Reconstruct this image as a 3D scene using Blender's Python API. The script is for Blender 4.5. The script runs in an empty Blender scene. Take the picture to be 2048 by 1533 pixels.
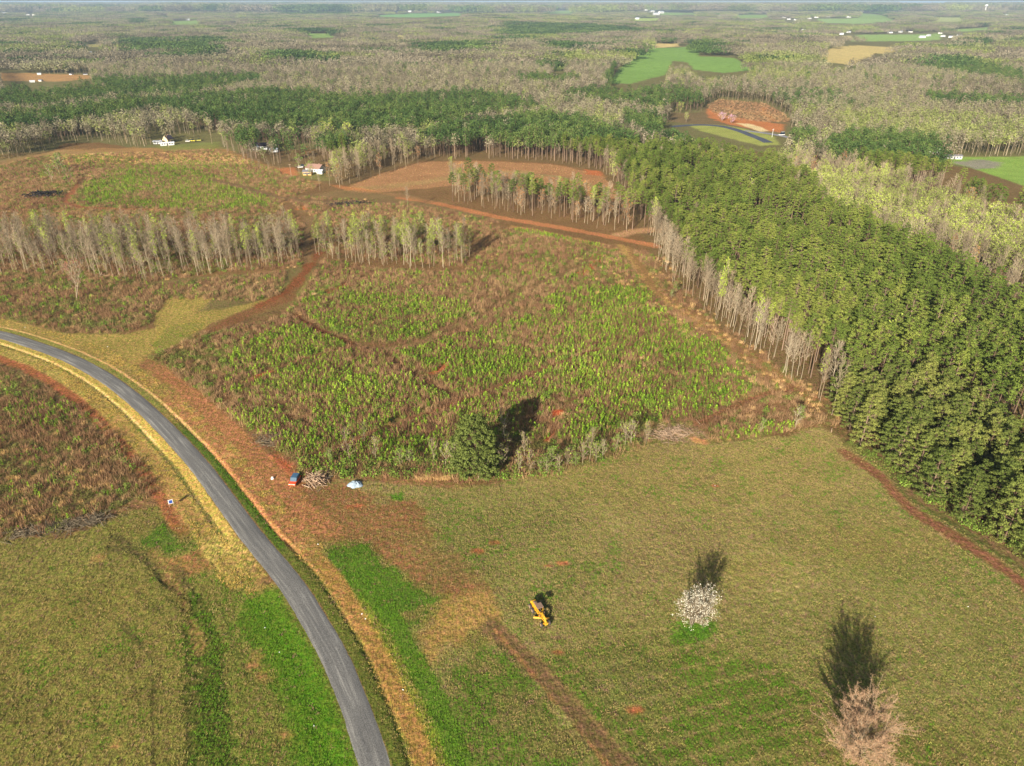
import bpy, math, random
import numpy as np
from mathutils import Vector, Matrix
R = math.radians
scene = bpy.context.scene
# ------------------------------------------------------------ camera, sky, sun, exposure
H = 120.0; FPX = 1420.0; PITCH = R(28.3)
cam_data = bpy.data.cameras.new("camera"); cam = bpy.data.objects.new("camera", cam_data)
scene.collection.objects.link(cam); scene.camera = cam
cam.location = (0, 0, H); cam.rotation_euler = (math.pi/2 - PITCH, 0, 0)
cam_data.sensor_width = 36.0; cam_data.lens = 36.0*FPX/2048.0
cam_data.clip_start = 1.0; cam_data.clip_end = 120000.0
SUN_EL = R(22.0); SUN_AZ = R(23.0)          # azimuth the shadows point to, clockwise from +Y
world = bpy.data.worlds.new("World"); scene.world = world; world.use_nodes = True
wn = world.node_tree.nodes; sky = wn.new("ShaderNodeTexSky"); sky.sky_type = 'NISHITA'; sky.sun_disc = False
sky.sun_elevation = SUN_EL; sky.sun_rotation = SUN_AZ + math.pi; sky.air_density = 1.0; sky.dust_density = 1.5
world.node_tree.links.new(sky.outputs[0], wn["Background"].inputs[0]); wn["Background"].inputs[1].default_value = 0.06
sd_ = bpy.data.lights.new("sun", 'SUN'); sd_.energy = 5.0; sd_.angle = R(0.5); sd_.color = (1.0, 0.95, 0.86)
sun = bpy.data.objects.new("sun", sd_); scene.collection.objects.link(sun)
sdir = Vector((math.sin(SUN_AZ)*math.cos(SUN_EL), math.cos(SUN_AZ)*math.cos(SUN_EL), -math.sin(SUN_EL)))
sun.rotation_euler = sdir.to_track_quat('-Z', 'Y').to_euler()
vs = scene.view_settings; vs.view_transform = 'Standard'; vs.look = 'None'; vs.exposure = 0.93; vs.gamma = 1.0
scene.cycles.max_bounces = 4; scene.cycles.diffuse_bounces = 2; scene.cycles.glossy_bounces = 1
scene.cycles.transmission_bounces = 1; scene.cycles.volume_bounces = 0; scene.cycles.transparent_max_bounces = 4

COL = scene.collection
rng = np.random.default_rng(7); random.seed(7)
def C(r, g, b, k=1.0):
    v = np.array([r, g, b], float)/255
    return np.where(v < .04045, v/12.92, ((v+.055)/1.055)**2.4)*k
# ------------------------------------------------------------ noise and terrain
TAB = np.random.default_rng(3).random((8, 256, 256)).astype(np.float32)
def vnoise(x, y, k=0):
    xi = np.floor(x).astype(np.int64); yi = np.floor(y).astype(np.int64)
    fx = (x-xi).astype(np.float32); fy = (y-yi).astype(np.float32)
    fx = fx*fx*(3-2*fx); fy = fy*fy*(3-2*fy); t = TAB[k % 8]
    a = t[xi & 255, yi & 255]; b = t[(xi+1) & 255, yi & 255]; c = t[xi & 255, (yi+1) & 255]; d = t[(xi+1) & 255, (yi+1) & 255]
    return (a*(1-fx)+b*fx)*(1-fy)+(c*(1-fx)+d*fx)*fy
def fbm(x, y, s, o=4, k=0, g=.5):          # about -1 .. 1, s = size of the largest lumps in metres
    v = 0; a = 1; n = 0
    for i in range(o):
        v = v + a*(vnoise(x/s*2**i+17.3*i, y/s*2**i-9.1*i, k+i)*2-1); n += a; a *= g
    return v/n
def sstep(a, b, x):
    t = np.clip((x-a)/(b-a), 0, 1); return t*t*(3-2*t)
def terr(x, y):
    x = np.asarray(x, float); y = np.asarray(y, float); r = np.hypot(x, y)
    z = .45*fbm(x, y, 34, 2, 1)*sstep(60, 150, r)
    z = z + sstep(650, 1500, r)*(9*fbm(x, y, 420, 2, 2)-2) + sstep(1500, 5000, r)*20*fbm(x, y, 1500, 2, 3)
    return z + sstep(9000, 26000, r)*28*(fbm(x, y, 6000, 2, 4)+.3)
CP, SP = math.cos(PITCH), math.sin(PITCH)
def G(px, py, h=0.0):                     # a point of the photograph to the point of the land it shows
    px = np.asarray(px, float); py = np.asarray(py, float)
    u = (px-1024)/FPX; v = (py-766.5)/FPX
    dx = u; dy = CP-v*SP; dz = np.minimum(-SP-v*CP, -1e-4); z = np.full(np.broadcast(u, v).shape, float(h))
    for _ in range(6):
        t = (H-z)/-dz; z = h + terr(dx*t, dy*t)
    return np.stack([dx*t, dy*t], -1)
def P(x, y, z=0.0):
    zz = z-H; d = y*CP-zz*SP
    return 1024+FPX*x/d, 766.5-FPX*(y*SP+zz*CP)/d
def sdist(poly, x, y, bound=60):          # signed distance, negative inside
    out = np.full(x.shape, 1e6, np.float32); p = np.asarray(poly, float)
    lo = p.min(0)-bound; hi = p.max(0)+bound
    m = np.nonzero((x > lo[0]) & (x < hi[0]) & (y > lo[1]) & (y < hi[1]))[0]
    if not len(m): return out, m
    X = x[m]; Y = y[m]; d = np.full(X.shape, 1e18); ins = np.zeros(X.shape, bool)
    for i in range(len(p)):
        a = p[i-1]; b = p[i]; e = b-a; L = e@e+1e-12
        t = np.clip(((X-a[0])*e[0]+(Y-a[1])*e[1])/L, 0, 1)
        d = np.minimum(d, (X-a[0]-t*e[0])**2+(Y-a[1]-t*e[1])**2)
        c = (a[1] > Y) != (b[1] > Y)
        xc = (b[0]-a[0])*(Y-a[1])/((b[1]-a[1]) if b[1] != a[1] else 1e-12)+a[0]
        ins ^= c & (X < xc)
    out[m] = np.where(ins, -1, 1)*np.sqrt(d); return out, m
def ldist(line, x, y, bound=30):
    out = np.full(x.shape, 1e6, np.float32); p = np.asarray(line, float)
    lo = p.min(0)-bound; hi = p.max(0)+bound
    m = np.nonzero((x > lo[0]) & (x < hi[0]) & (y > lo[1]) & (y < hi[1]))[0]
    X = x[m]; Y = y[m]; d = np.full(X.shape, 1e18)
    for i in range(len(p)-1):
        a = p[i]; e = p[i+1]-a; L = e@e+1e-12
        t = np.clip(((X-a[0])*e[0]+(Y-a[1])*e[1])/L, 0, 1)
        d = np.minimum(d, (X-a[0]-t*e[0])**2+(Y-a[1]-t*e[1])**2)
    out[m] = np.sqrt(d); return out, m
def inpoly(poly, x, y):
    return sdist(poly, x, y, 1)[0] < 0
def chaikin(p, n=2):
    p = np.asarray(p, float)
    for _ in range(n):
        q = np.empty((2*len(p)-2, p.shape[1])); q[0::2] = .75*p[:-1]+.25*p[1:]; q[1::2] = .25*p[:-1]+.75*p[1:]
        p = np.vstack([p[:1], q, p[-1:]])
    return p
W = lambda pts, h=0: G(*np.array(pts, float).T, h)

# ------------------------------------------------------------ mesh helpers
def mesh_np(name, v, quads, mats=(), mi=None, smooth=False):
    v = np.ascontiguousarray(v, np.float32); f = np.ascontiguousarray(quads, np.int32); n = f.shape[1]
    me = bpy.data.meshes.new(name); me.vertices.add(len(v)); me.vertices.foreach_set("co", v.ravel())
    me.loops.add(f.size); me.loops.foreach_set("vertex_index", f.ravel())
    me.polygons.add(len(f)); me.polygons.foreach_set("loop_start", np.arange(0, f.size, n, dtype=np.int32))
    try: me.polygons.foreach_set("loop_total", np.full(len(f), n, np.int32))
    except Exception: pass
    for m in mats: me.materials.append(m)
    if mi is not None: me.polygons.foreach_set("material_index", np.asarray(mi, np.int32))
    if smooth: me.polygons.foreach_set("use_smooth", np.ones(len(f), bool))
    me.update(calc_edges=True); return me
def link(name, data, parent=None, loc=(0, 0, 0), rz=0.0, **props):
    o = bpy.data.objects.new(name, data); COL.objects.link(o); o.location = loc; o.rotation_euler = (0, 0, rz)
    if parent: o.parent = parent
    for k, v in props.items(): o[k] = v
    return o
def thing(name, label, cat, loc=(0, 0, 0), rz=0.0, group=None):
    o = link(name, None, None, loc, rz, label=label, category=cat)
    if group: o["group"] = group
    return o
def set_attr(me, name, arr):
    a = me.color_attributes.new(name, 'FLOAT_COLOR', 'POINT')
    c = np.ones((len(arr), 4), np.float32); c[:, :3] = arr; a.data.foreach_set("color", c.ravel())
class Geo:
    """collects boxes, tubes and prisms into one mesh"""
    def __init__(s): s.v = []; s.f = []
    def add(s, v, f):
        n = len(s.v); s.v += [tuple(p) for p in v]; s.f += [tuple(i+n for i in q) for q in f]
    def box(s, c, d, rz=0.0, taper=1.0, rx=0.0):
        m = Matrix.Translation(c) @ Matrix.Rotation(rz, 4, 'Z') @ Matrix.Rotation(rx, 4, 'X'); x, y, z = d[0]/2, d[1]/2, d[2]/2
        v = [m @ Vector((a*x*(taper if e > 0 else 1), b*y*(taper if e > 0 else 1), e*z)) for e in (-1, 1) for a, b in ((-1, -1), (1, -1), (1, 1), (-1, 1))]
        s.add(v, [(3, 2, 1, 0), (4, 5, 6, 7), (0, 1, 5, 4), (1, 2, 6, 5), (2, 3, 7, 6), (3, 0, 4, 7)]); return s
    def tube(s, a, b, r0, r1=None, n=8, cap=True):
        a = Vector(a); b = Vector(b); r1 = r0 if r1 is None else r1; q = (b-a).to_track_quat('Z', 'Y')
        v = [p+q @ Vector((r*math.cos(2*math.pi*i/n), r*math.sin(2*math.pi*i/n), 0)) for p, r in ((a, r0), (b, r1)) for i in range(n)]
        f = [(i, (i+1) % n, n+(i+1) % n, n+i) for i in range(n)]
        if cap: f += [tuple(range(n-1, -1, -1)), tuple(range(n, 2*n))]
        s.add(v, f); return s
    def prism(s, prof, y0, y1):           # profile in x, z extruded along y
        n = len(prof); v = [(x, y0, z) for x, z in prof]+[(x, y1, z) for x, z in prof]
        s.add(v, [tuple(range(n)), tuple(range(2*n-1, n-1, -1))]+[(i, n+i, n+(i+1) % n, (i+1) % n) for i in range(n)]); return s
    def obj(s, name, m, parent=None, bevel=0.0, **props):
        me = bpy.data.meshes.new(name); me.from_pydata(s.v, [], s.f); me.update(); me.materials.append(m)
        o = link(name, me, parent, **props)
        if bevel:
            b = o.modifiers.new("bevel", 'BEVEL'); b.width = bevel; b.segments = 2
        return o
# ------------------------------------------------------------ materials
def new_mat(name):
    m = bpy.data.materials.new(name); m.use_nodes = True; nt = m.node_tree; b = nt.nodes["Principled BSDF"]
    b.inputs["Roughness"].default_value = .95; b.inputs["Specular IOR Level"].default_value = .15
    return m, nt, b
def N(nt, t, **kw):
    n = nt.nodes.new("ShaderNode"+t)
    for k, v in kw.items(): setattr(n, k, v)
    return n
def plain(name, col, rough=.7, spec=.3, var=.12, scale=3.0, metal=0.0):
    m, nt, b = new_mat(name); nz = N(nt, "TexNoise"); nz.inputs["Scale"].default_value = scale; nz.inputs["Detail"].default_value = 4
    tc = N(nt, "TexCoord"); nt.links.new(tc.outputs["Object"], nz.inputs["Vector"])
    r = N(nt, "ValToRGB"); c = np.array(col)
    r.color_ramp.elements[0].position = .3; r.color_ramp.elements[1].position = .7
    r.color_ramp.elements[0].color = (*(c*(1-var)), 1); r.color_ramp.elements[1].color = (*np.minimum(c*(1+var), .95), 1)
    nt.links.new(nz.outputs[0], r.inputs[0]); nt.links.new(r.outputs[0], b.inputs["Base Color"])
    b.inputs["Roughness"].default_value = rough; b.inputs["Specular IOR Level"].default_value = spec; b.inputs["Metallic"].default_value = metal
    return m
def leafy(name, cols, tree_var=.35, isl=.5, spread=.012):
    """colour varies from leaf clump to leaf clump and from plant to plant"""
    m, nt, b = new_mat(name)
    oi = N(nt, "ObjectInfo"); ge = N(nt, "NewGeometry")
    r = N(nt, "ValToRGB"); r.color_ramp.elements[0].position = 0; r.color_ramp.elements[1].position = 1
    for i, c in enumerate(cols):
        if i in (0, len(cols)-1): e = r.color_ramp.elements[0 if i == 0 else -1]
        else: e = r.color_ramp.elements.new(i/(len(cols)-1))
        e.color = (*c, 1)
    mr = N(nt, "MapRange"); mr.inputs[3].default_value = 0; mr.inputs[4].default_value = 1
    nt.links.new(oi.outputs["Random"], mr.inputs[0])
    nz = N(nt, "TexNoise"); nz.inputs["Scale"].default_value = spread; nz.inputs["Detail"].default_value = 2
    nt.links.new(oi.outputs["Location"], nz.inputs["Vector"])
    ad = N(nt, "Math", operation='MULTIPLY_ADD'); nt.links.new(nz.outputs[0], ad.inputs[0]); ad.inputs[1].default_value = 2.2
    a2 = N(nt, "Math", operation='MULTIPLY_ADD'); nt.links.new(oi.outputs["Random"], a2.inputs[0]); a2.inputs[1].default_value = .9; a2.inputs[2].default_value = -1.05
    nt.links.new(a2.outputs[0], ad.inputs[2]); nt.links.new(ad.outputs[0], r.inputs[0])
    v = N(nt, "Math", operation='MULTIPLY_ADD'); nt.links.new(ge.outputs["Random Per Island"], v.inputs[0]); v.inputs[1].default_value = isl; v.inputs[2].default_value = 1-isl/2
    v2 = N(nt, "Math", operation='MULTIPLY_ADD'); nt.links.new(oi.outputs["Random"], v2.inputs[0]); v2.inputs[1].default_value = tree_var; v2.inputs[2].default_value = 1-tree_var/2
    v3 = N(nt, "Math", operation='MULTIPLY'); nt.links.new(v.outputs[0], v3.inputs[0]); nt.links.new(v2.outputs[0], v3.inputs[1])
    mx = N(nt, "VectorMath", operation='SCALE'); nt.links.new(r.outputs[0], mx.inputs[0]); nt.links.new(v3.outputs[0], mx.inputs[3])
    nt.links.new(mx.outputs[0], b.inputs["Base Color"]); b.inputs["Specular IOR Level"].default_value = .08
    return m
M = {}
M['needle'] = leafy("pine_needles", [C(86, 101, 40), C(98, 111, 45), C(113, 118, 51)], .35, .55)
M['needle_near'] = leafy("olive_pine_needles", [C(88, 99, 43), C(100, 108, 49), C(112, 114, 54)], .3, .6)
M['bud'] = leafy("spring_leaf_buds", [C(134, 144, 66), C(150, 160, 72), C(164, 176, 72)], .3, .5)
M['budpale'] = leafy("pale_leaf_buds", [C(136, 148, 56), C(154, 168, 62), C(160, 176, 60)], .3, .5)
M['twig'] = leafy("bare_twigs", [C(128, 114, 90), C(144, 128, 102), C(150, 128, 100)], .3, .4)
M['twigred'] = leafy("red_budding_twigs", [C(150, 84, 70), C(168, 100, 84), C(150, 90, 72)], .2, .4)
M['twigwarm'] = leafy("warm_twigs", [C(160, 132, 102), C(172, 144, 110), C(174, 138, 106)], .1, .4)
M['bark'] = leafy("pale_bark", [C(144, 126, 100), C(162, 144, 116), C(178, 162, 134)], .3, .1)
M['pinebark'] = leafy("pine_bark", [C(104, 84, 66), C(120, 98, 78), C(134, 112, 92)], .3, .1)
M['sap'] = leafy("sapling_needles", [C(94, 122, 30), C(116, 144, 38), C(140, 162, 50)], .45, .7)
M['bushg'] = leafy("bush_leaves", [C(104, 128, 46), C(118, 140, 54), C(92, 118, 40)], .3, .5)
M['brush'] = leafy("dry_brush", [C(130, 96, 68), C(146, 110, 78), C(156, 126, 88)], .5, .65)
M['brushgreen'] = leafy("olive_brush", [C(108, 108, 54), C(122, 116, 60), C(110, 120, 54)], .4, .5)
M['straw'] = leafy("dry_straw_grass", [C(186, 150, 92), C(200, 160, 102), C(206, 170, 118)], .3, .4)
M['blossom'] = leafy("white_blossom", [C(226, 214, 180), C(236, 226, 198), C(240, 230, 206)], .1, .35)
M['rust'] = leafy("rusty_leaf_buds", [C(176, 112, 60), C(190, 126, 66), C(180, 130, 60)], .3, .4)
M['farbare'] = leafy("far_bare_crowns", [C(106, 98, 76), C(126, 115, 92), C(142, 130, 106), C(126, 122, 88)], .35, .35, .0035)
M['farbud'] = leafy("far_budding_crowns", [C(112, 118, 66), C(128, 136, 70), C(140, 142, 82)], .3, .3, .0035)
M['farpine'] = leafy("far_pine_crowns", [C(64, 84, 42), C(76, 96, 46), C(90, 104, 50)], .4, .5)
M['tolive'] = leafy("olive_grass_blades", [C(126, 120, 60), C(142, 134, 70), C(130, 128, 60)], .4, .4)
M['tstraw'] = leafy("dry_grass_blades", [C(146, 124, 76), C(158, 136, 84), C(152, 130, 82)], .35, .4)
M['tgreen'] = leafy("lush_grass_blades", [C(82, 116, 26), C(94, 128, 30), C(88, 120, 30)], .35, .4)
M['tbrown'] = leafy("brown_weed_stalks", [C(128, 98, 72), C(142, 112, 88), C(136, 104, 80)], .35, .4)
M['tyellow'] = leafy("yellow_verge_grass", [C(186, 152, 80), C(200, 166, 88), C(176, 146, 76)], .3, .4)
# ------------------------------------------------------------ road line
LE = [(-60, 668), (0, 678), (67, 701), (147, 733), (205, 767), (258, 811), (317, 870), (373, 937), (417, 1002), (452, 1050), (492, 1105), (547, 1167), (577, 1215), (615, 1278), (644, 1331), (666, 1389), (692, 1461), (714, 1533), (724, 1580)]
RE = [(-60, 650), (0, 660), (88, 685), (176, 720), (249, 764), (308, 811), (367, 867), (426, 926), (484, 1002), (519, 1050), (567, 1109), (625, 1177), (666, 1249), (699, 1303), (737, 1392), (767, 1471), (788, 1533), (798, 1580)]
wl = chaikin(W(LE), 3); wr = chaikin(W(RE), 3)
def resamp(p, n):
    s = np.r_[0, np.cumsum(np.hypot(*np.diff(p, axis=0).T))]; t = np.linspace(0, s[-1], n)
    return np.stack([np.interp(t, s, p[:, i]) for i in range(p.shape[1])], 1)
wl = resamp(wl, 140)
wr2 = resamp(wr, 1200); wr = np.array([wr2[np.argmin(((wr2-q)**2).sum(1))] for q in wl])
cen = chaikin((wl+wr)/2, 1)
cen = resamp(cen, 160)
for _ in range(6): cen[1:-1] = (cen[:-2]+cen[1:-1]*2+cen[2:])/4
HALF = float(np.median(np.hypot(*(wl-wr).T)))/2
ext0 = cen[0]+(cen[0]-cen[1])*np.linspace(60, 1, 20)[:, None]; ext1 = cen[-1]+(cen[-1]-cen[-2])*np.linspace(1, 60, 20)[:, None]
cen = np.vstack([ext0, cen, ext1]); cpy = P(cen[:, 0], cen[:, 1])[1]; cpy[:20] = cpy[20]; cpy[-20:] = cpy[-21]+50
tan = np.gradient(cen, axis=0); tan /= np.hypot(*tan.T)[:, None]; nor = np.stack([-tan[:, 1], tan[:, 0]], 1)   # points to the right verge side
if (nor[60]@(wr[40]-wl[40])) < 0: nor = -nor
cs = np.r_[0, np.cumsum(np.hypot(*np.diff(cen, axis=0).T))]
def road_coord(x, y):
    """signed distance from the centre line (positive on the right verge), length along it, photo row"""
    d = np.full(x.shape, 1e6); s = np.zeros(x.shape); pyy = np.full(x.shape, 900.)
    m = np.nonzero((x > -330) & (x < 20) & (y > 20) & (y < 340))[0]
    X = x[m]; Y = y[m]; best = np.full(X.shape, 1e18); D = np.zeros(X.shape); S = np.zeros(X.shape); Q = np.zeros(X.shape)
    for i in range(len(cen)-1):
        a = cen[i]; e = cen[i+1]-a; L = e@e; t = np.clip(((X-a[0])*e[0]+(Y-a[1])*e[1])/L, 0, 1)
        rx = X-a[0]-t*e[0]; ry = Y-a[1]-t*e[1]; q = rx*rx+ry*ry; k = q < best
        best[k] = q[k]; D[k] = (np.sign(rx*nor[i, 0]+ry*nor[i, 1])*np.sqrt(q))[k]; S[k] = cs[i]+t[k]*math.sqrt(L); Q[k] = cpy[i]+t[k]*(cpy[i+1]-cpy[i])
    d[m] = D; s[m] = S; pyy[m] = Q; return d, s, pyy
# ------------------------------------------------------------ ground sheet
az = np.concatenate([np.linspace(-180, -54, 22)[:-1], np.linspace(-54, -50, 6)[:-1], np.linspace(-50, 50, 1060), np.linspace(50, 54, 6)[1:], np.linspace(54, 180, 22)[1:-1]])
az = np.radians(az); na = len(az)
rr = [74.0]
while rr[-1] < 62000:
    r = rr[-1]; st = (r*r+H*H)/H/710.
    rr.append(r+min(max(.19, st*.52), r*.05))
rr = np.array([1, 30, 60]+rr); nr = len(rr)
RRg, AA = np.meshgrid(rr, az, indexing='ij'); gx = (RRg*np.sin(AA)).ravel(); gy = (RRg*np.cos(AA)).ravel()
print("ground verts", gx.size, nr, na)
rad = np.hypot(gx, gy); n1 = fbm(gx, gy, 9, 4, 0); n2 = fbm(gx, gy, 2.2, 3, 3); n3 = fbm(gx, gy, 45, 4, 5); n4 = fbm(gx, gy, 260, 4, 2)
A = np.empty((gx.size, 3), np.float32); B = np.empty((gx.size, 3), np.float32)
A[:] = C(104, 92, 62); B[:] = C(120, 112, 76); A[rad < 700] = C(112, 84, 60); B[rad < 700] = C(122, 98, 68)      # forest floor
zadd = np.zeros(gx.size, np.float32)
def blend(m, k, ca, cb):
    k = k[:, None].astype(np.float32)
    A[m] = A[m]*(1-k)+np.asarray(ca, np.float32)*k; B[m] = B[m]*(1-k)+np.asarray(cb if cb is not None else ca, np.float32)*k
def paint(pts, ca, cb=None, soft=1.5, warp=3.0, k=1.0, h=0, mod=None, world=False):
    poly = np.asarray(pts) if world else W(pts, h)
    d, m = sdist(poly, gx, gy, soft+warp+5)
    w = sstep(soft, -soft, d[m]+warp*(n1[m]*1.6+n2[m]*.7))*k
    if mod is not None: w = w*mod[m]
    blend(m, w, ca, cb); return m, w
def stroke(pts, width, ca, cb=None, soft=.6, warp=.6, k=1.0, depth=0.0, smooth=2, mod=None):
    d, m = ldist(chaikin(W(pts), smooth), gx, gy, width+soft+warp+3)
    w = sstep(soft, -soft, d[m]-width/2+warp*(n1[m]+n2[m]))*k
    if mod is not None: w = w*mod[m]
    blend(m, w, ca, cb); zadd[m] -= depth*w; return m, w
def patchy(th, sc=0): # 0..1 mottling masks
    return sstep(th-.12, th+.12, (n1, n2, n3)[sc])
CUT_A, CUT_B = C(116, 80, 56), C(128, 98, 66)
OPEN = [(-300, 360), (0, 325), (110, 300), (130, 287), (200, 286), (300, 302), (420, 292), (440, 300), (500, 330), (560, 352), (640, 365), (690, 372), (760, 345), (840, 323), (950, 319), (1100, 325), (1200, 345), (1240, 385), (1262, 430), (1290, 478), (1305, 510), (1345, 570), (1420, 640), (1500, 704), (1600, 778), (1650, 822), (1690, 890), (1780, 932), (1800, 975), (1880, 1032), (2048, 1135), (2300, 1300), (2300, 2400), (-300, 2400)]
# cutover and bare land
paint(OPEN, CUT_A, CUT_B, 2, 2)
paint([(-300, 360), (0, 330), (110, 300), (430, 292), (640, 368), (560, 420), (0, 440), (-300, 470)], C(166, 118, 78), C(140, 108, 70), 4, 5)
paint([(0, 310), (120, 300), (300, 305), (500, 345), (300, 330), (100, 350), (0, 360)], C(158, 122, 84), C(138, 108, 74), 4, 5, .7)
paint([(700, 372), (760, 348), (840, 325), (950, 322), (1100, 328), (1200, 348), (1238, 388), (1225, 402), (1130, 385), (1000, 372), (900, 372), (780, 385), (700, 384)], C(172, 118, 84), C(150, 108, 78), 2, 2)
paint([(560, 394), (700, 380), (800, 388), (900, 410), (1000, 440), (960, 470), (900, 450), (640, 440), (600, 420)], C(136, 104, 74), C(120, 98, 66), 4, 5, .9)
stroke([(705, 378), (800, 372), (880, 360), (960, 345), (1050, 345)], 12, C(160, 132, 84), C(150, 120, 84), 4, 3, .6)
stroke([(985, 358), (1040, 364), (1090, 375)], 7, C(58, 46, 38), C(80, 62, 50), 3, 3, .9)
stroke([(1040, 348), (1110, 352), (1170, 365), (1215, 385)], 5, C(130, 120, 80), None, 2, 2, .7)
paint([(1165, 338), (1200, 342), (1203, 352), (1175, 349)], C(178, 98, 62), None, 2, 2)
paint([(160, 372), (220, 345), (330, 330), (440, 350), (520, 380), (560, 410), (430, 425), (280, 420), (170, 412)], C(112, 122, 52), C(98, 104, 48), 5, 6)
paint([(0, 520), (150, 545), (320, 560), (460, 548), (560, 545), (600, 520), (640, 530), (600, 560), (560, 600), (430, 640), (330, 600), (240, 670), (140, 680), (0, 640)], C(118, 92, 64), C(116, 104, 64), 2, 3)
# central cutover mottling: brown, olive and reddish
cm = W([(560, 500), (960, 500), (1250, 500), (1640, 800), (1560, 870), (1100, 930), (640, 945), (300, 715)])
d_, m_ = sdist(cm, gx, gy, 30); k_ = sstep(6, -6, d_[m_])
blend(m_, k_*patchy(.1, 2)[m_]*.7, C(104, 102, 50), C(122, 112, 60)); blend(m_, k_*sstep(.15, .4, -n1[m_])*.6, C(86, 66, 44), C(100, 80, 54))
# grass verge meeting the side track at the left
paint([(130, 668), (250, 668), (310, 655), (330, 600), (400, 575), (440, 590), (395, 625), (500, 610), (560, 590), (400, 660), (300, 710), (250, 760), (160, 700)], C(168, 136, 76), C(132, 118, 56), 1.5, 1.5, .95)
paint([(300, 690), (330, 655), (400, 640), (430, 645), (330, 700)], C(118, 118, 46), C(140, 122, 60), 2, 2, .8)
paint([(395, 668), (470, 628), (560, 596), (585, 560), (612, 540), (612, 560), (590, 600), (500, 632), (420, 668), (330, 712), (300, 722)], C(132, 84, 56), C(110, 76, 52), 1.5, 1.5, .9)
stroke([(640, 505), (625, 520), (610, 545), (585, 575), (560, 592), (520, 612)], 5, C(136, 76, 48), C(112, 70, 46), 1.2, 1.2, 1)
stroke([(620, 440), (606, 470), (602, 500), (618, 522)], 6, C(120, 90, 64), C(138, 106, 76), 2, 2, .9)
# orange farm road and tracks
RED, RED2 = C(166, 98, 66), C(146, 92, 64)
TRK = {}
def track(key, pts, w, ca, cb=None, **kw):
    TRK.setdefault(key, []).append((chaikin(W(pts), 2), w)); return stroke(pts, w, ca, cb, **kw)
track('farm_track', [(800, 396), (860, 404), (930, 420), (1000, 436), (1100, 452), (1200, 470), (1270, 484), (1310, 492)], 6.5, C(186, 112, 76), C(164, 108, 74), soft=1.2, warp=1.2)
stroke([(1240, 470), (1290, 460), (1330, 462)], 9, C(190, 142, 112), C(160, 112, 80), 2, 2)
stroke([(700, 380), (780, 388), (860, 404)], 7, C(156, 110, 76), C(136, 100, 70), 2, 2, .8)
track('farm_track', [(430, 362), (500, 378), (560, 398), (640, 405), (720, 402), (790, 408)], 9, C(112, 84, 62), C(128, 98, 72), soft=3, warp=2.5)
paint([(560, 398), (700, 398), (790, 405), (720, 418), (640, 430), (600, 420)], C(110, 82, 60), C(128, 98, 72), 3, 4, .9)
paint([(590, 412), (620, 412), (618, 420), (594, 420)], C(188, 108, 66), None, 2, 1.5)
track('farm_track', [(170, 355), (150, 380), (128, 400), (140, 413), (200, 418), (320, 420)], 5.5, C(158, 94, 64), C(136, 88, 62), soft=1.5, warp=1)
stroke([(160, 380), (170, 350), (220, 368), (270, 350), (290, 340)], 4, C(92, 76, 50), None, 2, 2, .8)
stroke([(125, 320), (110, 345), (100, 365)], 4, C(80, 66, 46), None, 1.5, 1.5, .8)
paint([(660, 370), (720, 376), (760, 384), (690, 380)], C(186, 116, 74), None, 3, 2, .8)
stroke([(1030, 455), (1100, 468), (1180, 486), (1230, 500)], 6, C(188, 134, 84), C(160, 116, 72), 2, 2.2, .8)
stroke([(1196, 512), (1185, 530), (1165, 548)], 6, C(186, 92, 58), C(170, 92, 60), 1.2, 1.2)
track('farm_track', [(1250, 500), (1275, 530), (1305, 575), (1345, 610), (1420, 655), (1520, 735), (1600, 785), (1645, 815), (1652, 850)], 9, C(150, 108, 70), C(128, 94, 62), soft=2.2, warp=1.8)
stroke([(1240, 490), (1270, 540), (1300, 585), (1370, 632), (1450, 690)], 4, C(190, 146, 88), C(160, 120, 74), 2, 2.5, .8)
stroke([(1640, 815), (1650, 850), (1690, 885), (1740, 920)], 9, C(118, 86, 60), C(104, 84, 56), 2, 2, .8)
track('farm_track', [(600, 922), (650, 905), (700, 885), (760, 860), (840, 835), (930, 800), (1010, 770), (1100, 735), (1200, 700)], 2.6, C(122, 80, 58), C(112, 74, 50), soft=.9, warp=1.0)
track('farm_track', [(590, 632), (640, 662), (720, 694), (790, 700), (850, 684), (890, 655), (960, 636), (1020, 592), (1100, 560), (1180, 520)], 4.5, C(132, 98, 68), C(110, 84, 58), soft=1.5, warp=1.5)
stroke([(590, 632), (620, 652), (660, 672), (700, 688)], 3.2, C(98, 60, 42), C(120, 70, 48), .8, .8, 1)
track('farm_track', [(495, 762), (560, 735), (640, 710), (715, 694), (790, 690)], 3.2, C(124, 88, 60), C(110, 80, 56), soft=1, warp=1)
stroke([(500, 762), (520, 752), (540, 746)], 3, C(160, 84, 54), None, .8, .8)
track('farm_track', [(776, 708), (800, 735), (850, 760), (905, 792)], 2.8, C(108, 74, 54), C(96, 66, 46), soft=.8, warp=.8)
stroke([(862, 748), (892, 728)], 3.6, C(170, 92, 60), None, .8, .8)
track('farm_track', [(1600, 775), (1525, 788), (1450, 826), (1395, 850), (1370, 862)], 3.6, C(138, 90, 64), C(116, 80, 56), soft=.9, warp=.9)
paint([(1310, 852), (1370, 850), (1410, 860), (1420, 880), (1390, 892), (1320, 880), (1260, 880)], C(126, 98, 72), C(146, 118, 90), 1.5, 1.5)
paint([(1382, 876), (1412, 880), (1420, 900), (1400, 893)], C(188, 120, 84), None, 1, .8)
paint([(1104, 820), (1128, 820), (1126, 836), (1103, 840)], C(192, 84, 48), None, .8, .8)
stroke([(1112, 835), (1104, 860), (1096, 880)], 2.5, C(140, 72, 46), None, .8, .6)
paint([(690, 565), (700, 572), (655, 588), (645, 582)], C(166, 84, 54), None, 1, 1)
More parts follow.
